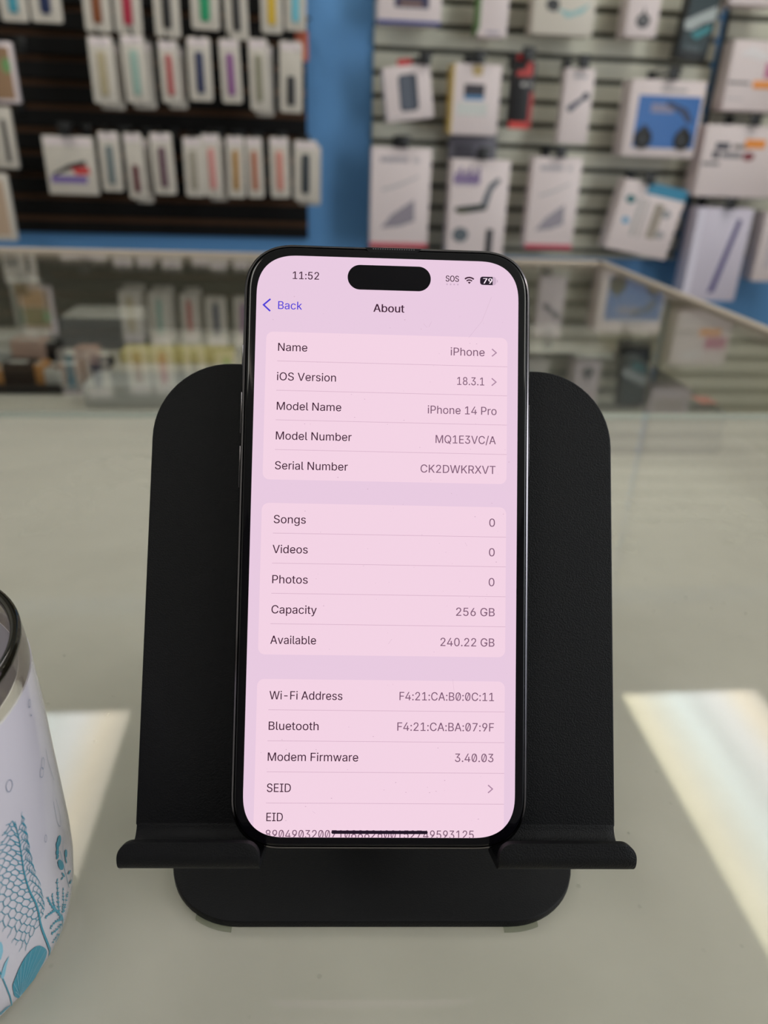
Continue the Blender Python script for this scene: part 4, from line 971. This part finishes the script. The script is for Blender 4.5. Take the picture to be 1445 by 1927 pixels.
ROW1 = [(168, 219, 68, 195, (176, 162, 132), 'packet with a beige strap', True), (231, 280, 65, 194, (150, 176, 166), 'packet with a pale aqua strap', True), (300, 340, 76, 194, (176, 92, 92), 'packet with a speckled red strap', True),
        (352, 400, 70, 190, (46, 52, 86), 'packet with a navy strap', False), (414, 456, 73, 194, (136, 82, 138), 'packet with a purple strap', False), (468, 508, 72, 208, (140, 136, 116), 'packet with an olive grey strap', True), (523, 570, 77, 212, (34, 34, 40), 'packet with a short black strap', False)]
for i, (x0, x1, y0, y1, c, w, bh) in enumerate(ROW1): band_packet(x0, y0, x1, y1, C(*c), w, R1, behind=bh, short=(i == 6))
ROW2 = [(186, 229, 248, 360, (112, 122, 124), 'packet with a grey strap', False), (237, 274, 250, 374, (92, 34, 44), 'packet with a short maroon strap', True), (285, 330, 250, 366, (104, 78, 88), 'packet with a plum strap', False),
        (345, 384, 258, 370, (156, 148, 134), 'packet with a stone grey strap', False), (381, 419, 252, 370, (206, 140, 136), 'packet with a rose strap', True), (425, 461, 256, 372, (170, 128, 70), 'packet with a mustard strap', False),
        (463, 497, 258, 372, (172, 106, 80), 'packet with a rust strap', False), (507, 547, 258, 372, (204, 136, 124), 'packet with a salmon strap', False), (550, 598, 264, 378, (44, 52, 60), 'packet with a slate strap', True)]
for i, (x0, x1, y0, y1, c, w, bh) in enumerate(ROW2): band_packet(x0, y0, x1, y1, C(*c), w, R2, behind=bh, short=(i == 1))

def pkg(name, label, cat, quad, Y, th, m, prints=(), roll=0.0, yaw=0.0, hook_label=None, tip=None, r=.0045, hook_dx=0.0, group=None, side=None):
    """carton hanging on the wall. quad: x0,y0,x1,y1 of its face in the photo; prints: (kind, coords in 0..1 across/up, colour)"""
    x0, y0, x1, y1 = quad; xm = (x0 + x1) / 2
    A = on_y(xm, y0, Y); B_ = on_y(xm, y1, Y); w = on_y(x1, (y0 + y1) / 2, Y).x - on_y(x0, (y0 + y1) / 2, Y).x; h = A.z - B_.z
    b = MB(); b.prism(rrect(-w / 2, 0, w / 2, h, r, seg=4), 0, th, m, cham=.0012)
    if side: b.box((-w / 2 - .0003, th / 2, h / 2), (.0006, th * .98, h * .98), side)
    e = 0
    for kind, q, c in prints:
        e += .00012; mm = c if isinstance(c, bpy.types.Material) else C(*c)
        f = lambda p: ((p[0] - .5) * w, p[1] * h)
        if kind == 'r': pts = [f((q[0], q[1])), f((q[2], q[1])), f((q[2], q[3])), f((q[0], q[3]))]
        elif kind == 'e': pts = [f(p) for p in ellipse(*q)]
        elif kind == 'rr': u, v = f((q[0], q[1])), f((q[2], q[3])); pts = rrect(u[0], u[1], v[0], v[1], q[4], seg=5)
        else: pts = [f(p) for p in q]
        b.prism(pts, -.0004 - e, .0004, mm)
    o = b.build(name, None, ((A.x + B_.x) / 2, Y, B_.z), smooth=35)
    o.rotation_euler = (0, roll, yaw); tag(o, label, cat, group)
    if tip is not None:
        b = MB(); b.prism(rrect(-.024, h - .002, .024, h + .020, .006, seg=3), th * .4, th * .4 + .0008, tip); b.build('hang_tab', o)
    if hook_label: hook((A.x + B_.x) / 2 + hook_dx, A.z + .014, Y + .004, hook_label, plate=True)
    return o
# left-hand packets of the black panel (wide one, and the column cut by the frame)
wp_ = pkg('cable_packet', 'wide white packet printed with black, red and violet, leftmost of the bottom row', 'packet', (86, 256, 180, 366), Y_WALL - .28, .018, M_CLEARP,
    (('r', (.08, .20, .80, .32), (112, 92, 158)), ('p', ((.12, .36), (.46, .52), (.80, .60), (.82, .52), (.5, .44), (.14, .32)), (34, 34, 38)), ('p', ((.50, .46), (.84, .50), (.88, .36), (.6, .34)), (196, 62, 62)), ('r', (.04, .84, .96, .97), M_WHITE)), hook_label='black hook holding the wide white cable packet')
pkg('brown_packet', 'brown card packet with a green dot, at the left edge of the photo', 'packet', (-40, 78, 29, 193), Y_WALL - .29, .018, M_WHITE, (('r', (.06, .06, .90, .92), (150, 118, 90)), ('e', (.78, .62, .13, .13), (110, 150, 96))), hook_label='black hook holding the brown card packet')
pkg('grey_packet', 'white packet with grey and black stripes, below the brown card packet', 'packet', (-40, 200, 26, 316), Y_WALL - .29, .018, M_CLEARP, (('r', (.70, .10, .84, .80), (70, 66, 66)), ('r', (.1, .3, .5, .7), (130, 126, 122))), hook_label='black hook holding the striped grey packet')
pkg('tan_packet', 'pale tan packet at the left edge, lowest of its column', 'packet', (-40, 326, 22, 452), Y_WALL - .29, .018, M_OFFW, (('r', (.1, .08, .86, .9), (188, 162, 140)),), hook_label='black hook holding the pale tan packet')
pkg('orange_packet', 'small orange-red packet hanging beside the wide blue strip', 'packet', (556, 58, 580, 115), Y_WALL - .22, .015, C(206, 110, 84), (('r', (.2, .1, .8, .5), (220, 130, 100)),), hook_label='black hook holding the small orange-red packet')

YB_ = Y_WALL - .17
G1 = 'boxed accessories on the white slatwall'
pkg('accessory_box', 'white box with a dark blue picture and blue bottom edge, in the top row', 'box', (712, -60, 832, 46), YB_, .08, M_WHITE, (('r', (.26, .30, .80, .80), (36, 44, 84)), ('r', (.34, .34, .7, .42), (140, 110, 100)), ('r', (0, 0, 1, .07), (44, 62, 140))), group=G1)
pkg('accessory_box', 'narrow white box with green edges in the top row', 'box', (902, -60, 958, 70), YB_, .08, M_WHITE, (('r', (0, .1, .07, 1), (104, 140, 84)), ('r', (.3, .04, .75, .09), (170, 160, 176))), group=G1, side=C(104, 140, 84))
pkg('accessory_box', 'wide white box with a black camera and pale teal picture in the top row', 'box', (1006, -60, 1122, 66), YB_, .08, M_OFFW, (('p', ((.38, .40), (.62, .36), (.92, .50), (.80, .34), (.55, .26)), (150, 188, 190)), ('e', (.30, .46, .11, .09), (36, 36, 38)), ('p', ((.2, .38), (.42, .42), (.36, .34)), (60, 60, 60))), group=G1)
pkg('accessory_box', 'white box with a round black gadget picture in the top row', 'box', (1184, -60, 1244, 70), YB_, .08, M_WHITE, (('e', (.52, .24, .22, .11), (30, 30, 34)), ('p', ((.44, .30), (.52, .46), (.58, .30)), (30, 30, 34)), ('e', (.52, .25, .10, .05), (120, 118, 120)), ('r', (.2, .72, .8, .75), (205, 150, 160))), group=G1)
pkg('accessory_box', 'black and dark teal package with a silver scrawl, top right beside the narrow blue strip', 'box', (1284, -50, 1344, 112), YB_ - .01, .05, C(22, 26, 30), (('r', (.08, .10, .9, .94), (20, 44, 50)), ('p', ((.02, .44), (.50, .56), (.94, .66), (.98, .50), (.6, .44), (.3, .34), (.06, .34)), (168, 176, 178)), ('p', ((.3, .30), (.9, .44), (.9, .36), (.5, .24)), (40, 130, 140)), ('r', (.2, .1, .7, .16), (70, 82, 86))), roll=.08, group=G1)
pkg('accessory_box', 'white box with its lower edge showing at the very top right corner', 'box', (1378, -70, 1470, 10), YB_, .08, M_WHITE, (('r', (.1, .4, .9, .9), (205, 190, 184)),), group=G1)

pkg('accessory_box', 'white box showing a dark grey speaker, hung from a red tab', 'box', (731, 122, 819, 226), YB_ - .03, .09, M_WHITE, (('rr', (.30, .17, .70, .84, .012), (64, 70, 84)), ('rr', (.34, .20, .58, .82, .010), (92, 98, 112)), ('r', (.1, .05, .6, .08), (200, 192, 194))), roll=-.14, hook_label='black hook with the red tab holding the speaker box', hook_dx=.035, group=G1, tip=M_REDH)
pkg('accessory_box', 'white carton with yellow side and a dark keypad picture on the white slatwall', 'box', (848, 120, 940, 254), YB_ - .03, .09, M_WHITE, (('r', (.26, .54, .68, .72), (52, 48, 58)), ('r', (.27, .50, .67, .56), (84, 138, 186)), ('r', (.14, .28, .76, .46), (206, 208, 206)), ('p', ((.40, .98), (.62, .98), (.60, .84), (.42, .84)), (190, 164, 110)), ('r', (0, 0, .05, 1), (198, 172, 104))), hook_label='black hook holding the white carton with yellow side', group=G1, side=C(190, 160, 84))
pkg('accessory_box', 'grey mottled box half hidden below the white carton with yellow side', 'box', (846, 246, 934, 302), Y_WALL - .10, .05, C(124, 122, 134), (('r', (.1, .1, .5, .5), (84, 82, 94)), ('e', (.70, .22, .12, .2), (40, 40, 48))), group=G1)
pkg('accessory_box', 'slim black package with red edges below the wide camera box', 'box', (962, 114, 1004, 242), YB_ - .03, .05, C(24, 22, 26), (('r', (0, 0, .95, .10), (206, 54, 44)), ('r', (.82, 0, 1, .55), (170, 44, 44)), ('p', ((.15, .78), (.85, .78), (.85, .98), (.6, .98), (.5, .86), (.2, .86)), (190, 52, 48)), ('e', (.50, .66, .12, .035), (180, 176, 176)), ('e', (.80, .66, .10, .035), (150, 146, 146))), hook_label='black hook holding the slim black and red package', group=G1, tip=M_REDH)
pkg('accessory_box', 'tall slim white box with a dark slanting phone holder picture', 'box', (1058, 128, 1112, 270), YB_ - .03, .05, M_WHITE, (('p', ((.20, .44), (.30, .42), (.80, .62), (.84, .68), (.72, .70), (.62, .62), (.26, .52)), (62, 66, 88)), ('e', (.78, .64, .12, .05), (44, 48, 66)), ('e', (.26, .47, .10, .04), (52, 56, 78)), ('r', (.3, .87, .72, .92), (180, 174, 180))), hook_label='black hook holding the tall slim white box', group=G1)
k_ = pkg('headset_box', 'white-framed box with a blue window and two black ear cups', 'box', (1180, 150, 1318, 296), YB_ - .03, .09, M_WHITE, (('r', (.12, .12, .97, .80), (34, 102, 178)), ('r', (.30, .58, .62, .70), (130, 130, 160)), ('p', ((.52, .74), (.80, .64), (.90, .48), (.82, .46), (.72, .58), (.50, .68)), (26, 44, 84)), ('r', (.40, .86, .75, .89), (150, 146, 150))), hook_label='black hook holding the headset box', group=G1)
kw, kh = 0.0, 0.0
for (u, v) in ((.25, .24), (.80, .24)):
    x0 = on_y(1180, 223, YB_ - .03).x; x1 = on_y(1318, 223, YB_ - .03).x; wv = x1 - x0; hv = on_y(1249, 150, YB_ - .03).z - on_y(1249, 296, YB_ - .03).z
    b = MB(); b.prism(ellipse((u - .5) * wv, v * hv, wv * .12, hv * .14, 20), -.006, .001, M_BLACK, cham=.001); b.prism(ellipse((u - .5) * wv, v * hv + hv * .1, wv * .045, hv * .08, 16), -.007, .001, M_BLACK, cham=.001); b.build('ear_cup', k_, smooth=40)

def cable_box(quad, label, hk):
    o = pkg('accessory_box', label, 'box', quad, YB_ - .03, .06, M_WHITE, (('r', (.14, .86, .62, .91), (178, 170, 178)), ('r', (.70, .86, .8, .91), (196, 188, 194)), ('p', ((.18, .20), (.36, .34), (.74, .50), (.76, .28), (.5, .22)), (146, 138, 150)), ('p', ((.18, .6), (.5, .66), (.8, .74), (.8, .72), (.5, .63), (.18, .57)), (190, 184, 188)), ('r', (0, 0, 1, .05), (196, 70, 92))), hook_label=hk, group=G1)
    return o
cable_box((698, 278, 808, 466), 'tall white red-bottomed box directly beside the wide blue strip', 'black hook holding the tall red-edged box beside the blue strip')
cable_box((996, 296, 1086, 468), 'tall white red-bottomed box below the tall slim phone holder box', 'black hook holding the tall red-edged box below the slim white box')
lamp_ = [('r', (.05 + .05 * i, .78, .082 + .05 * i, .87 + .03 * ((i * 7) % 3)), (92, 62, 136)) for i in range(9)]
pkg('lamp_box', 'tall white box with purple lettering and a dark desk lamp picture', 'box', (845, 300, 952, 500), YB_ - .03, .09, M_WHITE, tuple(lamp_) + (
    ('r', (.04, .80, .50, .825), (120, 96, 152)), ('r', (.06, .765, .46, .775), (170, 160, 182)),
    ('p', ((.10, .56), (.60, .60), (.66, .57), (.64, .54), (.20, .50), (.10, .52)), (34, 44, 40)), ('p', ((.54, .58), (.66, .58), (.72, .72), (.86, .82), (.80, .84), (.66, .78), (.58, .66)), (96, 102, 112)), ('p', ((.12, .52), (.4, .53), (.2, .50)), (110, 106, 64)),
    ('e', (.22, .30, .14, .07), (92, 100, 108)), ('r', (.68, .0, .80, .36), (28, 30, 36))), hook_label='black hook holding the lamp box', group=G1)
pkg('accessory_box', 'tilted white box of tools with a teal flap, by the narrow blue strip', 'box', (1146, 346, 1266, 478), YB_ - .03, .08, M_WHITE, (
    ('r', (.36, .86, 1.0, 1.02), (24, 132, 172)), ('e', (.16, .74, .08, .06), (30, 104, 112)), ('e', (.18, .44, .06, .05), (96, 160, 200)), ('r', (.30, .24, .36, .78), (176, 172, 172)), ('r', (.42, .24, .46, .78), (168, 162, 160)), ('r', (.56, .26, .72, .76), (158, 146, 134)), ('e', (.78, .64, .07, .06), (150, 150, 156)), ('e', (.78, .34, .07, .06), (160, 156, 160))), roll=.17, hook_label='black hook holding the tilted tool box', group=G1)

G2 = 'boxed accessories at the right edge'
p1 = pkg('accessory_box', 'white box with a pink patch and orange sticker, upper one at the right edge', 'box', (1370, 76, 1490, 210), YB_, .08, M_WHITE, (('r', (.02, .38, .36, .42), (120, 112, 116)), ('r', (.04, .16, .30, .18), (190, 184, 190)), ('r', (.56, .48, .95, .70), (196, 110, 150)), ('p', ((.1, .8), (.5, .72), (.6, .8), (.3, .92)), (232, 226, 230))), group=G2)
p2 = pkg('accessory_box', 'white box with small dark pictures and an orange sticker, at the right edge', 'box', (1318, 236, 1480, 372), YB_ - .03, .09, M_WHITE, (('r', (.14, .66, .30, .76), (70, 70, 82)), ('r', (.34, .68, .52, .74), (120, 110, 108)), ('r', (.12, .54, .20, .64), (58, 58, 70)), ('r', (.22, .55, .46, .63), (130, 126, 132)), ('e', (.54, .58, .07, .06), (134, 52, 60)), ('r', (.02, .44, .22, .49), (130, 124, 128))), hook_label='black hook holding the box with the row of dark pictures', group=G2)
def sticker(o, quad, Y):
    A, B_ = on_y(quad[0], quad[1], Y), on_y(quad[2], quad[3], Y); b = MB()
    b.prism(rrect(A.x - o.location.x, B_.z - o.location.z, B_.x - o.location.x, A.z - o.location.z, .003, seg=3), -.0022, -.0002, mat('orange_sticker', (242, 152, 66), .5)); s = b.build('price_sticker', o); s['label'] = 'orange price sticker'
sticker(p1, (1418, 152, 1462, 168), YB_); sticker(p2, (1404, 262, 1438, 280), YB_ - .03)
pkg('accessory_box', 'tall lilac-white box with a dark blue diagonal band, hanging low behind the case', 'box', (1298, 392, 1400, 566), YB_ - .06, .08, C(214, 206, 224), (('p', ((.46, .08), (.58, .10), (.82, .88), (.74, .90)), (84, 76, 132)), ('r', (0, 0, .12, 1), (226, 220, 238))), hook_label='black hook holding the tall lilac-white box', group=G2)
pkg('accessory_box', 'white box with its lower left corner showing below the slats at the right edge', 'box', (1428, 400, 1500, 530), YB_ - .03, .08, M_WHITE, (('r', (.2, .2, .9, .8), (206, 196, 204)),), group=G2)
